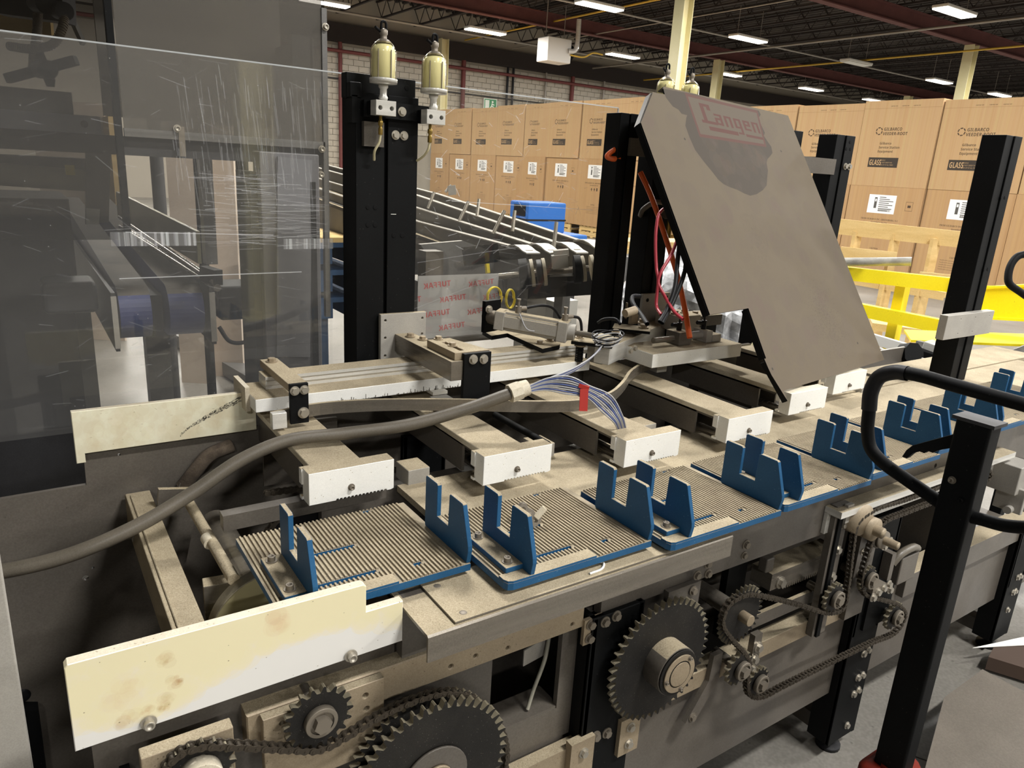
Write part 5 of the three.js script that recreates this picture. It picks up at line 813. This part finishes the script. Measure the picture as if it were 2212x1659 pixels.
{
  const t = P('twin_belt_conveyor', 'dark twin belt conveyor with blue belts turning over its end rollers', 'conveyor');
  const beltTop = std({ map: tones(0x45413c, 0x575149, { s: 77, metres: 0.3, grain: 8 }), roughness: 0.8 }), beltM = std({ map: tones(0x26305f, 0x303b70, { s: 74, metres: 0.3, grain: 5 }), roughness: 0.5 });
  for (const [a, b] of [[0.252, 0.345], [0.398, 0.506]]) {
    const R = 0.088, yc = 1.075, zc = -2.68, pr = []; for (let k = 0; k <= 20; k++) { const q = -Math.PI / 2 + k * Math.PI / 20; pr.push([zc + Math.cos(q) * R, yc + Math.sin(q) * R]); }
    pr.push([-5.2, yc + R + 0.12], [-5.2, yc - R]);
    obj('belt', plate(pr.map(([zz, y]) => [-zz, y]), b - a).rotateY(Math.PI / 2).translate(a, 0, 0), beltM, t, beltTop);
  }
  obj('side_plate', [span(0.232, 0.244, 0.96, 1.15, -5.2, -2.6), span(0.526, 0.54, 0.96, 1.17, -5.2, -2.6)], M.darkMetal, t);
  obj('plate_edge', [span(0.23, 0.246, 0.97, 1.14, -2.6, -2.595), span(0.524, 0.542, 0.97, 1.14, -2.6, -2.595)], M.aluMatt, t);
  obj('centre_beam', span(0.35, 0.393, 1.0, 1.12, -5, -2.7), M.darkMetal, t);
  obj('motor', [span(0.56, 0.735, 1.035, 1.155, -2.78, -2.62, 0.012), rod([0.54, 1.1, -2.7], [0.58, 1.1, -2.7], 0.05, 20)], M.black, t);
  obj('motor_cable', tube([[0.55, 1.02, -2.6], [0.58, 0.97, -2.58], [0.63, 0.965, -2.58], [0.67, 1.0, -2.6]], 0.007, 24, 8), M.rubber, t);
  obj('left_motor', [span(0.05, 0.2, 1.08, 1.18, -2.8, -2.65, 0.015)], M.darkMetal, t);
  obj('conveyor_leg', [span(0.36, 0.44, 0, 0.95, -3.0, -2.92)], M.greyMetal, t); obj('conveyor_leg', [span(0.15, 0.22, 0, 0.95, -3.4, -3.33)], M.greyMetal, t);
  obj('side_guide', bar([0.4157, 1.3376, -3.9199], [0.5194, 1.2791, -2.6899], 0.012, 0.11), std({ map: tones(0x6d6a50, 0x7d7a60, { s: 75, metres: 0.4, grain: 6 }), roughness: 0.5 }), t);
  obj('guide_rod', [rod([0.4176, 1.2765, -3.8968], [0.5303, 1.186, -2.5227], 0.012, 12), rod([0.4164, 1.2356, -3.883], [0.5346, 1.169, -2.5137], 0.012, 12)], M.steel, t);
  obj('guide_clamp', bar([0.5125, 1.2048, -2.6049], [0.5408, 1.2011, -2.5209], 0.03, 0.05), M.black, t);
}
for (const [px, d, r, m, l] of [[532, 2.75, 0.022, M.black, 'round black pole beside the belt conveyor motor'], [350, 3.6, 0.03, M.darkMetal, 'dark pole behind the twin belt conveyor'], [437, 3.9, 0.025, M.black, 'black pole between pale partition boards']]) {
  const b = { 532: [0.7141, 1.2155, -2.8496], 350: [0.6051, 1.2038, -3.995], 437: [0.8341, 1.183, -4.2097] }[px];
  T('support_pole', rod([b[0], 0, b[2]], [b[0], 1.75, b[2]], r, 16), m, l, 'pole');
}
M.board = std({ map: tones(0xb9aa9b, 0xc9bbad, { s: 76, metres: 1, grain: 4 }), roughness: 0.7 });
for (const [x0, x1, l] of [[0, 0, 'pale pinkish partition board behind the belt conveyor'], [1, 0, 'second pale partition board nearer the grey cabinet'], [2, 0, 'pale partition board far behind the roller']]) {
  const q = [[[0.8879, 0.8728, -5.4528], [1.0353, 0.8829, -5.3553]], [[1.1315, 0.858, -5.5332], [1.3066, 0.87, -5.4173]], [[0.2191, 0.8854, -7.1809], [0.6928, 0.918, -6.8673]]][x0];
  T('partition_board', bar([q[0][0], 0.95, q[0][2]], [q[1][0], 0.95, q[1][2]], 0.03, 1.9), M.board, l, 'board');
}
T('plywood_crate', span(0.6739, 0.7623, 0.9, 1.8, -6.4842 - 0.5, -6.4842), M.wood, 'orange plywood crate seen past the belt conveyor', 'crate');
{
  const t = P('wrapping_head', 'dark wrapping head with big grey roller inside the left enclosure', 'machine');
  const z = -2.8, A = (px, py) => 0;
  obj('roller', rod([-0.0852, 1.4959, -2.8], [0.2087, 1.4832, -2.8], 0.034, 26), std({ color: 0xaba992, roughness: 0.3, metalness: 0.3 }), t);
  obj('roller_end', rod([0.2087, 1.4832, -2.8], [0.219, 1.4822, -2.8], 0.012, 12), M.zincDull, t);
  obj('upper_beam', span(-0.6, 0.2, 1.66, 1.75, -2.95, -2.85), M.greyMetal, t); obj('upper_beam', span(-0.6, 0.25, 1.46, 1.55, -2.95, -2.86), M.darkMetal, t);
  obj('side_cheek', plate([[0.2180, 1.6116], [0.2883, 1.6094], [0.2599, 1.3565], [0.1935, 1.3486]], 0.02).translate(0, 0, -2.77), M.greyMetal, t);
  obj('label_plate', plate([[0.1988, 1.4002], [0.2375, 1.3980], [0.2304, 1.3483], [0.1942, 1.3510]], 0.004).translate(0, 0, -2.745), M.lampBody, t);
  obj('yellow_tab', span(0.155, 0.18, 1.5, 1.53, -2.78, -2.76), M.yellow, t);
  obj('plywood_strip', bar([0.0179, 2.1001, -4.2122], [0.2375, 2.0921, -4.0586], 0.02, 0.1), M.wood, t);
  obj('lower_housing', span(-0.7, 0.16, 1.1, 1.42, -3.3, -2.85), M.darkMetal, t); obj('shelf_strip', [span(-0.6, 0.06, 1.4, 1.41, -2.84, -2.7)], M.paint, t); obj('base', span(-0.7, 0.15, 0, 1.1, -3.3, -3.0), M.darkMetal, t);
  obj('film_strip', span(-0.5, 0.235, 1.612, 1.672, -2.45, -2.448), std({ color: 0xb9bcc6, roughness: 0.3, transparent: true, opacity: 0.85 }), t);
  bolt(t, [0.1937, 1.6492, -2.44], 'z', 0.007, M.blackMatt);
  obj('arm', [bar([0.0385, 1.8018, -3.333], [0.251, 1.8789, -3.2146], 0.03, 0.03), bar([0.1433, 1.8871, -3.2914], [0.1635, 1.7913, -3.1802], 0.025, 0.03), rod([0.1368, 1.838, -3.2531], [0.1589, 1.8325, -3.1348], 0.03, 16)], M.black, t);
  obj('valve_cluster', [bar([0.0507, 2.086, -3.5525], [0.26, 2.068, -3.4023], 0.08, 0.1), rod([0.1573, 2.0677, -3.3463], [0.1806, 2.0559, -3.2628], 0.035, 16), rod([0.2158, 2.0451, -3.2981], [0.2315, 2.0349, -3.2204], 0.03, 16)], M.darkMetal, t);
  obj('strut', [bar([0.2677, 2.0683, -3.5236], [0.2992, 1.9612, -3.4637], 0.015, 0.02), span(-0.1, -0.07, 1.65, 2.2, -2.62, -2.58)], M.aluMatt, t);
  const hose = (pts, l) => { const c = new THREE.CatmullRomCurve3(pts.map(p => V(...p))), n = 46, g = []; for (let k = 0; k < n; k++) { const a = c.getPointAt(k / n), b = c.getPointAt((k + 0.55) / n); g.push(rod([a.x, a.y, a.z], [b.x, b.y, b.z], 0.0155, 10)); } g.push(new THREE.TubeGeometry(c, 60, 0.0125, 10)); T('corrugated_hose', g, std({ color: 0x6d5d45, roughness: 0.6 }), l, 'hose'); };
  hose([[0.2349, 2.0462, -3.2601], [0.2183, 1.9788, -3.2095], [0.1853, 1.9229, -3.2122], [0.1231, 1.9034, -3.2479], [0.058, 1.9125, -3.3591]], 'brown corrugated hose bending left under the valve cluster'); hose([[0.1586, 2.0476, -3.3636], [0.1467, 1.9681, -3.3434], [0.1247, 1.8722, -3.3242], [0.1164, 1.8182, -3.3359]], 'brown corrugated hose hanging straight down beside the bent one');
}
T('floor_channel', bar([0.9468, 0.06, -7.4095], [1.3023, 0.06, -4.9984], 0.12, 0.1), M.greyMetal, 'grey base channel on the floor under the belt conveyor', 'beam');
T('floor_channel', bar([1.5631, 0.06, -8.5036], [1.6418, 0.06, -5.2476], 0.14, 0.12), M.paint, 'broad grey base channel on the floor by the cabinet', 'beam');
// ------------------------------------------------------------------ lane conveyor beyond the sheet
{
  const t = P('lane_conveyor', 'grey lane conveyor with sloping divider rails and curved nose plates', 'conveyor');
  const rails = [[[2.0576, 1.5832, -6.4206], [1.9572, 1.4354, -3.6551], [1.9572, 1.3119, -2.2835]], [[1.9871, 1.5474, -6.2034], [1.8577, 1.4238, -3.7193], [1.8495, 1.3012, -2.2903]], [[1.9119, 1.4719, -5.9751], [1.8039, 1.3644, -3.6086], [1.7334, 1.2989, -2.306]], [[1.8382, 1.4085, -5.7502], [1.75, 1.3037, -3.4975], [1.6321, 1.2976, -2.3119]]];
  rails.forEach((r, i) => { const q = obj('divider_rail', [bar(r[0], r[1], 0.012, 0.1), bar(r[1], r[2], 0.012, 0.1)].map(g => g.translate(0, -0.05, 0)), M.greyMetal, t, M.aluMatt); obj('rail_cap', [bar(r[0], r[1], 0.03, 0.006), bar(r[1], r[2], 0.03, 0.006)].map(g => g.translate(0, 0.003, 0)), M.aluMatt, q); });
  rails.forEach((r, i) => { const e = r[2], d = V(...r[2]).sub(V(...r[1])).normalize(), gs = []; let p = V(...e).addScaledVector(d, -0.14); for (let k = 0; k < 5; k++) { const n = p.clone().addScaledVector(d, 0.034); n.y -= [-0.012, -0.004, 0.004, 0.01, 0.004][k]; gs.push(bar(p.toArray(), n.toArray(), 0.06, 0.005)); p = n; } obj('nose_plate', gs, M.lampBody, t); });
  for (let k = 0; k < 3; k++) { const a = rails[k], b = rails[k + 1]; const m = (i) => a[i].map((v, j) => (v + b[i][j]) / 2 - (j === 1 ? 0.09 : 0)); obj('lane_bed', [bar(m(0), m(1), 0.16, 0.02), bar(m(1), m(2), 0.13, 0.02)], k === 1 ? M.greyMetal : M.darkMetal, t, M.dust); }
  obj('side_skirt', [bar(rails[3][0], rails[3][1], 0.02, 0.22), bar(rails[3][1], rails[3][2], 0.02, 0.2)].map(g => g.translate(-0.02, -0.16, 0.02)), M.greyMetal, t);
  for (const [a, b] of [[[1.8019, 1.3758, -3.4876], [1.8372, 1.4581, -3.4927]], [[1.7763, 1.3426, -3.114], [1.8236, 1.4363, -3.115]], [[1.8482, 1.3644, -3.0724], [1.8672, 1.4498, -3.0899]], [[1.7409, 1.3208, -2.7512], [1.7942, 1.4206, -2.7502]], [[1.8128, 1.3354, -2.7071], [1.8312, 1.4231, -2.7257]], [[1.7716, 1.3081, -2.3463], [1.7919, 1.4053, -2.367]]]) obj('threaded_rod', rod(a, b, 0.008, 10), M.zinc, t);
  obj('reflector_bracket', [rod([1.9844, 1.4541, -3.6431], [2.016, 1.4923, -3.6351], 0.008, 8), bar([1.9979, 1.4622, -3.6367], [2.0342, 1.4695, -3.6144], 0.02, 0.05)], M.aluMatt, t);
  obj('drive_shaft', rod([1.5125, 1.1986, -2.3586], [1.9527, 1.2508, -2.2015], 0.013, 14), M.steel, t);
  for (const [a, b, r, m] of [[[1.5106, 1.2317, -2.1947], [1.5362, 1.2367, -2.179], 0.055, M.black], [[1.5448, 1.2388, -2.1738], [1.5548, 1.2411, -2.1678], 0.05, M.whiteDirty], [[1.5645, 1.2418, -2.1613], [1.5787, 1.2444, -2.1525], 0.046, M.darkMetal], [[1.5815, 1.2446, -2.1506], [1.5915, 1.2468, -2.1446], 0.05, M.whiteDirty], [[1.7157, 1.2531, -2.1375], [1.7359, 1.2561, -2.1246], 0.052, M.black], [[1.7388, 1.2563, -2.1227], [1.749, 1.2587, -2.1166], 0.048, M.whiteDirty], [[1.7678, 1.2616, -2.1047], [1.778, 1.2639, -2.0985], 0.048, M.whiteDirty]]) obj('pulley', rod(a, b, r, 28), m, t);
  obj('bearing_block', [bar([1.6985, 1.2652, -2.2547], [1.7494, 1.2754, -2.2234], 0.05, 0.05), bar([1.708, 1.2961, -2.2593], [1.7557, 1.3044, -2.2294], 0.04, 0.025)], M.aluMatt, t);
  obj('end_panel', plate([[1.2876, 1.3008], [1.4745, 1.3140], [1.6292, 1.2667], [1.6648, 1.2378], [1.6128, 1.1629], [1.5738, 1.0588], [1.4521, 1.0933], [1.3329, 1.2437]], 0.02).translate(0, 0, -2.57), M.greyMetal, t, M.aluMatt);
  obj('conveyor_leg', [span(1.3091, 1.3482, 0, 1.15, -2.66, -2.6)], M.greyMetal, t); obj('conveyor_leg', [span(1.9612, 2.0033, 0, 1.1, -2.5059 - 0.06, -2.5059)], M.greyMetal, t);
  obj('yellow_clip', bar([1.3849, 1.2696, -2.2187], [1.384, 1.2383, -2.2082], 0.012, 0.014), M.yellow, t);
  for (const [i, l] of [[0, ''], [1, '']]) { const c = [[1.3379, 1.1777, -2.0918], [1.3817, 1.1732, -2.06]][i]; obj('yellow_cable', tube([...Array(22)].map((_, k) => { const a = k * 0.6; return [c[0] + Math.cos(a) * 0.028 * (i ? 0.6 : 1), c[1] + Math.sin(a) * 0.032, c[2] + k * 0.0006]; }), 0.003, 90, 6), M.yellow, t); }
  obj('white_cabinet', bar([1.7097, 1.1459 / 2, -2.4411], [1.7854, 1.1459 / 2, -2.3909], 0.06, 1.1459), M.lampBody, t);
  obj('lower_frame', bar([1.6139, 1.1395, -2.4576], [2.0296, 1.1854, -2.2518], 0.05, 0.1), M.darkMetal, t);
  obj('white_tray', span(1.9669, 2.1029, 0.6, 1.0409, -2.5729 - 0.3, -2.5729), M.lampBody, t);
  obj('acrylic_tray', [bar([1.3924, 1.2704, -2.4035], [1.5072, 1.2948, -2.3334], 0.004, 0.07)], M.clearGrey, t);
}
{ // blue items beyond
  const blue = std({ color: 0x1d68c0, roughness: 0.5 }), t = P('blue_machine', 'blue boxed machine on a blue base in front of the distant cartons', 'machine');
  const o = [5.463, 1.0429, -7.4301]; obj('housing', span(o[0] - 0.28, o[0] + 0.3, 0.85, 1.22, o[2] - 0.4, o[2], 0.02), blue, t); obj('window', span(o[0] - 0.286, o[0] - 0.279, 1.05, 1.18, o[2] - 0.3, o[2] - 0.05), M.blackMatt, t); obj('base', span(o[0] - 0.1, o[0] + 0.6, 0.66, 0.84, o[2] - 0.5, o[2] + 0.1, 0.02), blue, t); obj('stand', span(o[0], o[0] + 0.5, 0, 0.66, o[2] - 0.45, o[2] + 0.05), M.darkMetal, t); obj('strap', span(o[0] - 0.284, o[0] + 0.304, 1.0, 1.02, o[2] - 0.404, o[2] + 0.004), M.rubber, t);
  const navy = std({ map: tones(0x1f3c5c, 0x2a4a6e, { s: 80, metres: 0.5, grain: 8 }), roughness: 0.7 }), q = [1.6989, 1.102, -4.4721];
  const p = P('blue_pallet_stack', 'stack of navy blue pallets topped with plywood left of the lane conveyor', 'pallet');
  const yt = q[1]; for (let k = 0; k < 3; k++) { const y = yt - 0.17 * (k + 1) + 0.04; obj('pallet_deck', span(q[0] - 0.4, q[0] + 0.12, y + 0.1, y + 0.13, q[2] - 0.5, q[2] + 0.1), navy, p); for (const s of [-0.4, -0.19, 0.02]) obj('pallet_block', span(q[0] + s, q[0] + s + 0.1, y, y + 0.1, q[2] - 0.5, q[2] + 0.1), navy, p); }
  obj('plywood_top', span(q[0] - 0.4, q[0] + 0.12, yt + 0.0, yt + 0.03, q[2] - 0.5, q[2] + 0.1), M.wood, p); obj('pallet_base', span(q[0] - 0.3, q[0] - 0.05, 0, yt - 0.47, q[2] - 0.4, q[2] - 0.1), navy, p);
}
// ------------------------------------------------------------------ things on the right
{
  const t = P('pallet_truck', 'black hand pallet truck with looped handle standing before the machine', 'pallet truck'), x = 1.52;
  obj('handle_loop', tube([[1.52, 1.0219, -0.4516], [1.52, 1.0707, -0.3856], [1.52, 1.1356, -0.3612], [1.52, 1.1959, -0.3694], [1.52, 1.2338, -0.4045], [1.52, 1.2345, -0.4734], [1.52, 1.2353, -0.5393], [1.52, 1.2376, -0.6691], [1.52, 1.2388, -0.7363], [1.52, 1.2331, -0.7845], [1.52, 1.2142, -0.8167], [1.52, 1.1784, -0.8284], [1.52, 1.1317, -0.8241], [1.52, 1.0902, -0.8187], [1.52, 1.054, -0.8036], [1.52, 1.0335, -0.7735], [1.52, 1.0141, -0.7126], [1.52, 0.9907, -0.6302]], 0.0139, 150, 16), M.black, t);
  obj('grip', tube([[1.52, 1.2365, -0.7602], [1.52, 1.2331, -0.7845], [1.52, 1.2142, -0.8167], [1.52, 1.1784, -0.8284], [1.52, 1.1368, -0.8251]], 0.0161, 40, 16), M.rubber, t);
  obj('handle_brace', tube([[1.52, 0.9874, -0.5842], [1.52, 0.9918, -0.559], [1.52, 0.9975, -0.5183], [1.52, 1.0212, -0.4529]], 0.0127, 30, 14), M.black, t);
  const z0 = -0.6037;
  obj('tiller', span(x - 0.021, x + 0.028, 0.34, 1.183, z0 - 0.036, z0 + 0.03, 0.006), M.black, t); obj('collar', span(x - 0.024, x + 0.03, 1.179, 1.186, z0 - 0.042, z0 + 0.036), M.darkMetal, t);
  const lv = [[-0.6433, 1.1414], [-0.6933, 1.1070], [-0.7144, 1.0923], [-0.7243, 1.0783], [-0.7300, 1.0626], [-0.7210, 1.0628], [-0.7113, 1.0778], [-0.6986, 1.0866], [-0.6897, 1.0857], [-0.6827, 1.0934], [-0.6732, 1.0928], [-0.6655, 1.1006], [-0.6379, 1.1166]];
  obj('release_lever', plate(lv, 0.012, 0.001).rotateY(-Math.PI / 2).translate(x + 0.006, 0, 0), M.black, t);
  bolt(t, [x - 0.021, 1.056, z0 - 0.015], 'X', 0.006, M.zincDull, capGeo); bolt(t, [x - 0.021, 1.023, z0 + 0.01], 'X', 0.005, M.blackMatt, capGeo);
  const red = std({ color: 0x7d2414, roughness: 0.5 }); obj('pump_housing', [span(x - 0.05, x + 0.06, 0.1, 0.352, z0 - 0.06, z0 + 0.06, 0.02), rod([x + 0.02, 0.1, z0], [x + 0.02, 0.36, z0], 0.045, 20)], red, t);
  for (const s of [-0.07, 0.07]) obj('steer_wheel', rod([x, 0.08, z0 + s - 0.025], [x, 0.08, z0 + s + 0.025], 0.08, 26), M.rubber, t);
  for (const s of [0.16, 0.5]) obj('fork', span(x + 0.1, x + 1.25, 0.04, 0.09, z0 + s - 0.07, z0 + s + 0.07, 0.01), M.black, t);
  obj('fork_carriage', span(x + 0.06, x + 0.14, 0.05, 0.16, z0 - 0.05, z0 + 0.58, 0.01), M.black, t);
}
{ const t2 = P('second_truck_handle', 'black looped handle of another pallet truck by the yellow barrier', 'handle'); obj('loop', tube([[3.6356, 1.3758, -1.4068], [3.5848, 1.3629, -1.4371], [3.5562, 1.3288, -1.4446], [3.5391, 1.2803, -1.439], [3.5387, 1.2481, -1.4278], [3.5683, 1.2198, -1.3974], [3.6298, 1.1824, -1.3418], [3.7314, 1.2084, -1.2813], [3.7468, 1.3418, -1.3183], [3.6356, 1.3758, -1.4068]], 0.0155, 70, 12), M.black, t2); const q = [3.6878, 1.1864, -1.3034]; obj('tiller', span(q[0] - 0.025, q[0] + 0.025, 0.1, q[1] + 0.02, q[2] - 0.025, q[2] + 0.025, 0.004), M.black, t2); obj('foot', span(q[0] - 0.1, q[0] + 0.1, 0, 0.1, q[2] - 0.1, q[2] + 0.1, 0.02), M.black, t2); }
{
  const t = P('yellow_barrier', 'bright yellow steel barrier frame between the machine and cartons', 'barrier');
  obj('top_beam', bar([4.2318, 1.0937, -2.7302], [4.3476, 1.1191, -1.9011], 0.05, 0.078), M.yellow, t); obj('lower_beam', bar([4.2096, 0.9015, -2.6768], [4.2769, 0.8879, -1.9936], 0.05, 0.075), M.yellow, t);
  const P1 = [4.3425, 1.0035, -2.3059], P2 = [4.2636, 0.8085, -1.9492]; obj('upright', span(P1[0] - 0.03, P1[0] + 0.03, 0, P1[1] + 0.12, P1[2] - 0.03, P1[2] + 0.03), M.yellow, t); obj('upright', span(P2[0] - 0.03, P2[0] + 0.03, 0, 1.0559, P2[2] - 0.03, P2[2] + 0.03), M.yellow, t);
  obj('side_beam', [bar([4.2725, 1.0361, -1.9863], [4.3791, 1.1064, -1.4956], 0.012, 0.17), bar([4.2903, 1.0981, -1.9962], [4.3902, 1.2027, -1.5224], 0.07, 0.012), bar([4.2635, 0.9576, -1.9645], [4.3688, 1.0168, -1.4708], 0.07, 0.012)], M.yellow, t);
  obj('low_plate', bar([3.8989, 0.8665, -1.9926], [4.2221, 0.9178, -1.5361], 0.3, 0.012), M.yellow, t); obj('gusset', bar([4.2973, 1.1594, -2.0132], [4.3467, 1.1478, -1.912], 0.04, 0.06), M.yellow, t);
  T('wrapped_tube', rod([4.1697, 1.1608, -2.6703], [4.3672, 1.2092, -2.2992], 0.026, 18), std({ map: tones(0x8d8a83, 0xb3b0a8, { s: 82, metres: 0.2, grain: 16 }), roughness: 0.3, metalness: 0.2 }), 'grey film wrapped tube lying on the yellow barrier', 'tube');
}
function standing(label, pts) { const t = P('standing_pallet', label, 'pallet'); for (const [n, a, b, w, h] of pts) obj(n, n === 'deck_board' ? bar([a[0], a[1], a[2]], [a[0], 0, a[2]], w, h) : bar(a, b, w, h), M.wood, t); return t; }
standing('pale new wooden pallet standing upright before the front cartons', [['rail_board', [5.9651, 1.2776, -3.8817], [6.5759, 1.2427, -2.9442], 0.03, 0.13], ['rail_board', [5.9902, 1.0602, -3.7869], [6.1922, 1.0554, -3.3937], 0.03, 0.1], ['deck_board', [6.0903, 1.2461, -3.7213], [5.9581, 0.7031, -3.6183], 0.1, 0.03], ['deck_board', [6.2652, 1.2515, -3.4767], [6.1329, 0.6981, -3.3701], 0.11, 0.03], ['deck_board', [6.3867, 1.2419, -3.2003], [6.2374, 0.5538, -3.0572], 0.12, 0.03], ['deck_board', [6.5479, 1.2341, -3.0236], [6.4027, 0.5773, -2.8888], 0.12, 0.03], ['rail_board', [6.2317, 0.9198, -3.1917], [6.513, 0.9141, -2.8701], 0.03, 0.1]]);
standing('second wooden pallet standing lower behind the yellow barrier', [['rail_board', [5.2916, 0.9293, -3.2083], [5.5531, 0.8912, -2.6359], 0.03, 0.06], ['deck_board', [5.4123, 0.9395, -3.0027], [5.3228, 0.6361, -2.9558], 0.12, 0.03], ['deck_board', [5.5271, 0.9175, -2.7896], [5.4468, 0.6363, -2.7444], 0.12, 0.03], ['rail_board', [4.9887, 0.6856, -2.8236], [5.1827, 0.6772, -2.561], 0.2, 0.05]]);
T('plank_stack', [bar([3.4369, 1.153, -3.8029], [3.9095, 1.1764, -3.4868], 0.3, 0.05), bar([3.4316, 1.1075, -3.7902], [3.9035, 1.1249, -3.4725], 0.3, 0.05)], M.wood, 'pale plank stack seen between the black posts', 'planks');
T('grey_crate', bar([3.3425, 0.55, -3.665], [3.829, 0.55, -3.3324], 0.4, 1.1), M.greyMetal, 'grey crate under the pale plank stack', 'crate');
{ // heap of clear wrap
  const g = new THREE.IcosahedronGeometry(1, 12), p = g.attributes.position, v = V(); for (let i = 0; i < p.count; i++) { v.fromBufferAttribute(p, i); const n = Math.sin(v.x * 9 + v.y * 5) * 0.05 + Math.sin(v.y * 17 + v.z * 11) * 0.05 + Math.sin(v.z * 23 + v.x * 19) * 0.035; v.multiplyScalar(1 + n); p.setXYZ(i, v.x * 0.5, v.y * 0.4, v.z * 0.4); }
  const c = [2.8707, 0.925, -2.4665]; T('wrap_heap', flat(g).translate(c[0], c[1] - 0.02, c[2]), std({ map: tones(0xa5a6a8, 0xe6e7e8, { s: 83, metres: 0.16, freq: 6, grain: 14, contrast: 2.6 }), roughness: 0.18 }), 'heap of crumpled silvery plastic wrap behind the second white rail', 'wrap');
  T('wrap_table', span(c[0] - 0.4, c[0] + 0.1, 0, c[1] - 0.42, c[2] - 0.4, c[2] + 0.3), M.greyMetal, 'grey bench under the crumpled plastic wrap', 'bench');
}
{
  const t = P('profile_conveyor', 'white aluminium profile conveyor with black gear motor beyond the buckets', 'conveyor');
  for (const k of [0, 1, 2]) obj('profile', bar([3.6348, 0.8718, -2.1758], [3.6158, 0.8446, -1.6734], 0.025, 0.05).translate(0.02 * k, -0.068 * k, 0.03 * k), M.lampBody, t);
  obj('motor', [bar([3.4017, 0.8837, -1.7332], [3.4776, 0.8551, -1.595], 0.1, 0.085, 0.01), rod([3.3348, 0.8796, -1.7018], [3.3159, 0.9012, -1.6466], 0.055, 8)], M.black, t); obj('motor_tag', bar([3.3091, 0.8875, -1.6085], [3.3224, 0.8845, -1.5983], 0.004, 0.016), M.white, t);
  obj('gearbox', bar([3.4652, 0.9181, -1.6766], [3.4731, 0.908, -1.6043], 0.09, 0.06, 0.004), M.alu, t); obj('shaft_end', rod([3.4057, 0.8578, -1.5695], [3.4868, 0.8917, -1.5765], 0.037, 18), M.zincDull, t);
  obj('conveyor_leg', span(3.6395, 3.6679, 0, 0.9, -1.7623 - 0.05, -1.7623), M.greyMetal, t);
}
T('side_guide_panel', [plate([[3.3489, 0.8975], [4.0491, 0.9736], [4.1555, 0.7971], [3.3964, 0.7455]], 0.006).translate(0, 0, -1.426)], M.greyMetal, 'grey sheet side guide behind the farthest blue buckets', 'guide');
T('cream_cam', place(lathe([[0, 0.02], [0.16, 0.02], [0.16, 0], [0, 0]], 40), 2.3031, 1.02, -1.62, -Math.PI / 2 + 0.25), std({ color: 0xb9b08a, roughness: 0.6 }), 'cream curved cam wheel below the tilted cover', 'cam');
T('flattened_carton', plate([[1.8442, 0.1, -0.6578], [2.2449, 0.1, -0.8003], [2.5058, 0.1, -0.8067], [2.5055, 0.1, -0.5327], [2.2087, 0.1, -0.4276]].map(([x, , z]) => [x, -z]), 0.012).rotateX(-Math.PI / 2).translate(0, 0.0905, 0), std({ map: tones(0x655e55, 0x736b61, { s: 84, metres: 0.8, grain: 5 }), roughness: 0.8 }), 'grey brown flattened carton lying over the pallet truck forks', 'carton');
T('brown_sheet', plate([[2.6667, 0.06, -0.8513], [2.7724, 0.06, -0.8754], [3.1319, 0.06, -0.7453], [2.7831, 0.06, -0.6217]].map(([x, , z]) => [x, -z]), 0.05).rotateX(-Math.PI / 2).translate(0, 0.012, 0), std({ color: 0x4a3a30, roughness: 0.8 }), 'dark brown folded sheet on the floor under white paper', 'sheet');
T('white_paper', plate([[2.6657, 0.07, -0.9039], [2.8827, 0.07, -0.8479], [3.1835, 0.07, -0.766], [3.0596, 0.07, -0.722]].map(([x, , z]) => [x, -z]), 0.002).rotateX(-Math.PI / 2).translate(0, 0.064, 0), M.white, 'white paper sheet on the dark brown folded sheet', 'paper');

// ------------------------------------------------------------------ settle every thing on its base
for (const o of [...scene.children]) {
  if (o.isLight || o.userData.kind === 'structure' || o.position.lengthSq() > 0 || !o.userData.category) continue;
  const b = new THREE.Box3().setFromObject(o), c = b.getCenter(V()); c.y = b.min.y;
  if (o.isGroup) for (const k of o.children) k.position.sub(c); else o.geometry.translate(-c.x, -c.y, -c.z);
  o.position.copy(c);
}
scene.traverse(o => { delete o.userData.placed; if (o.isMesh) { o.castShadow = true; o.receiveShadow = true; } });
renderer.render(scene, camera);
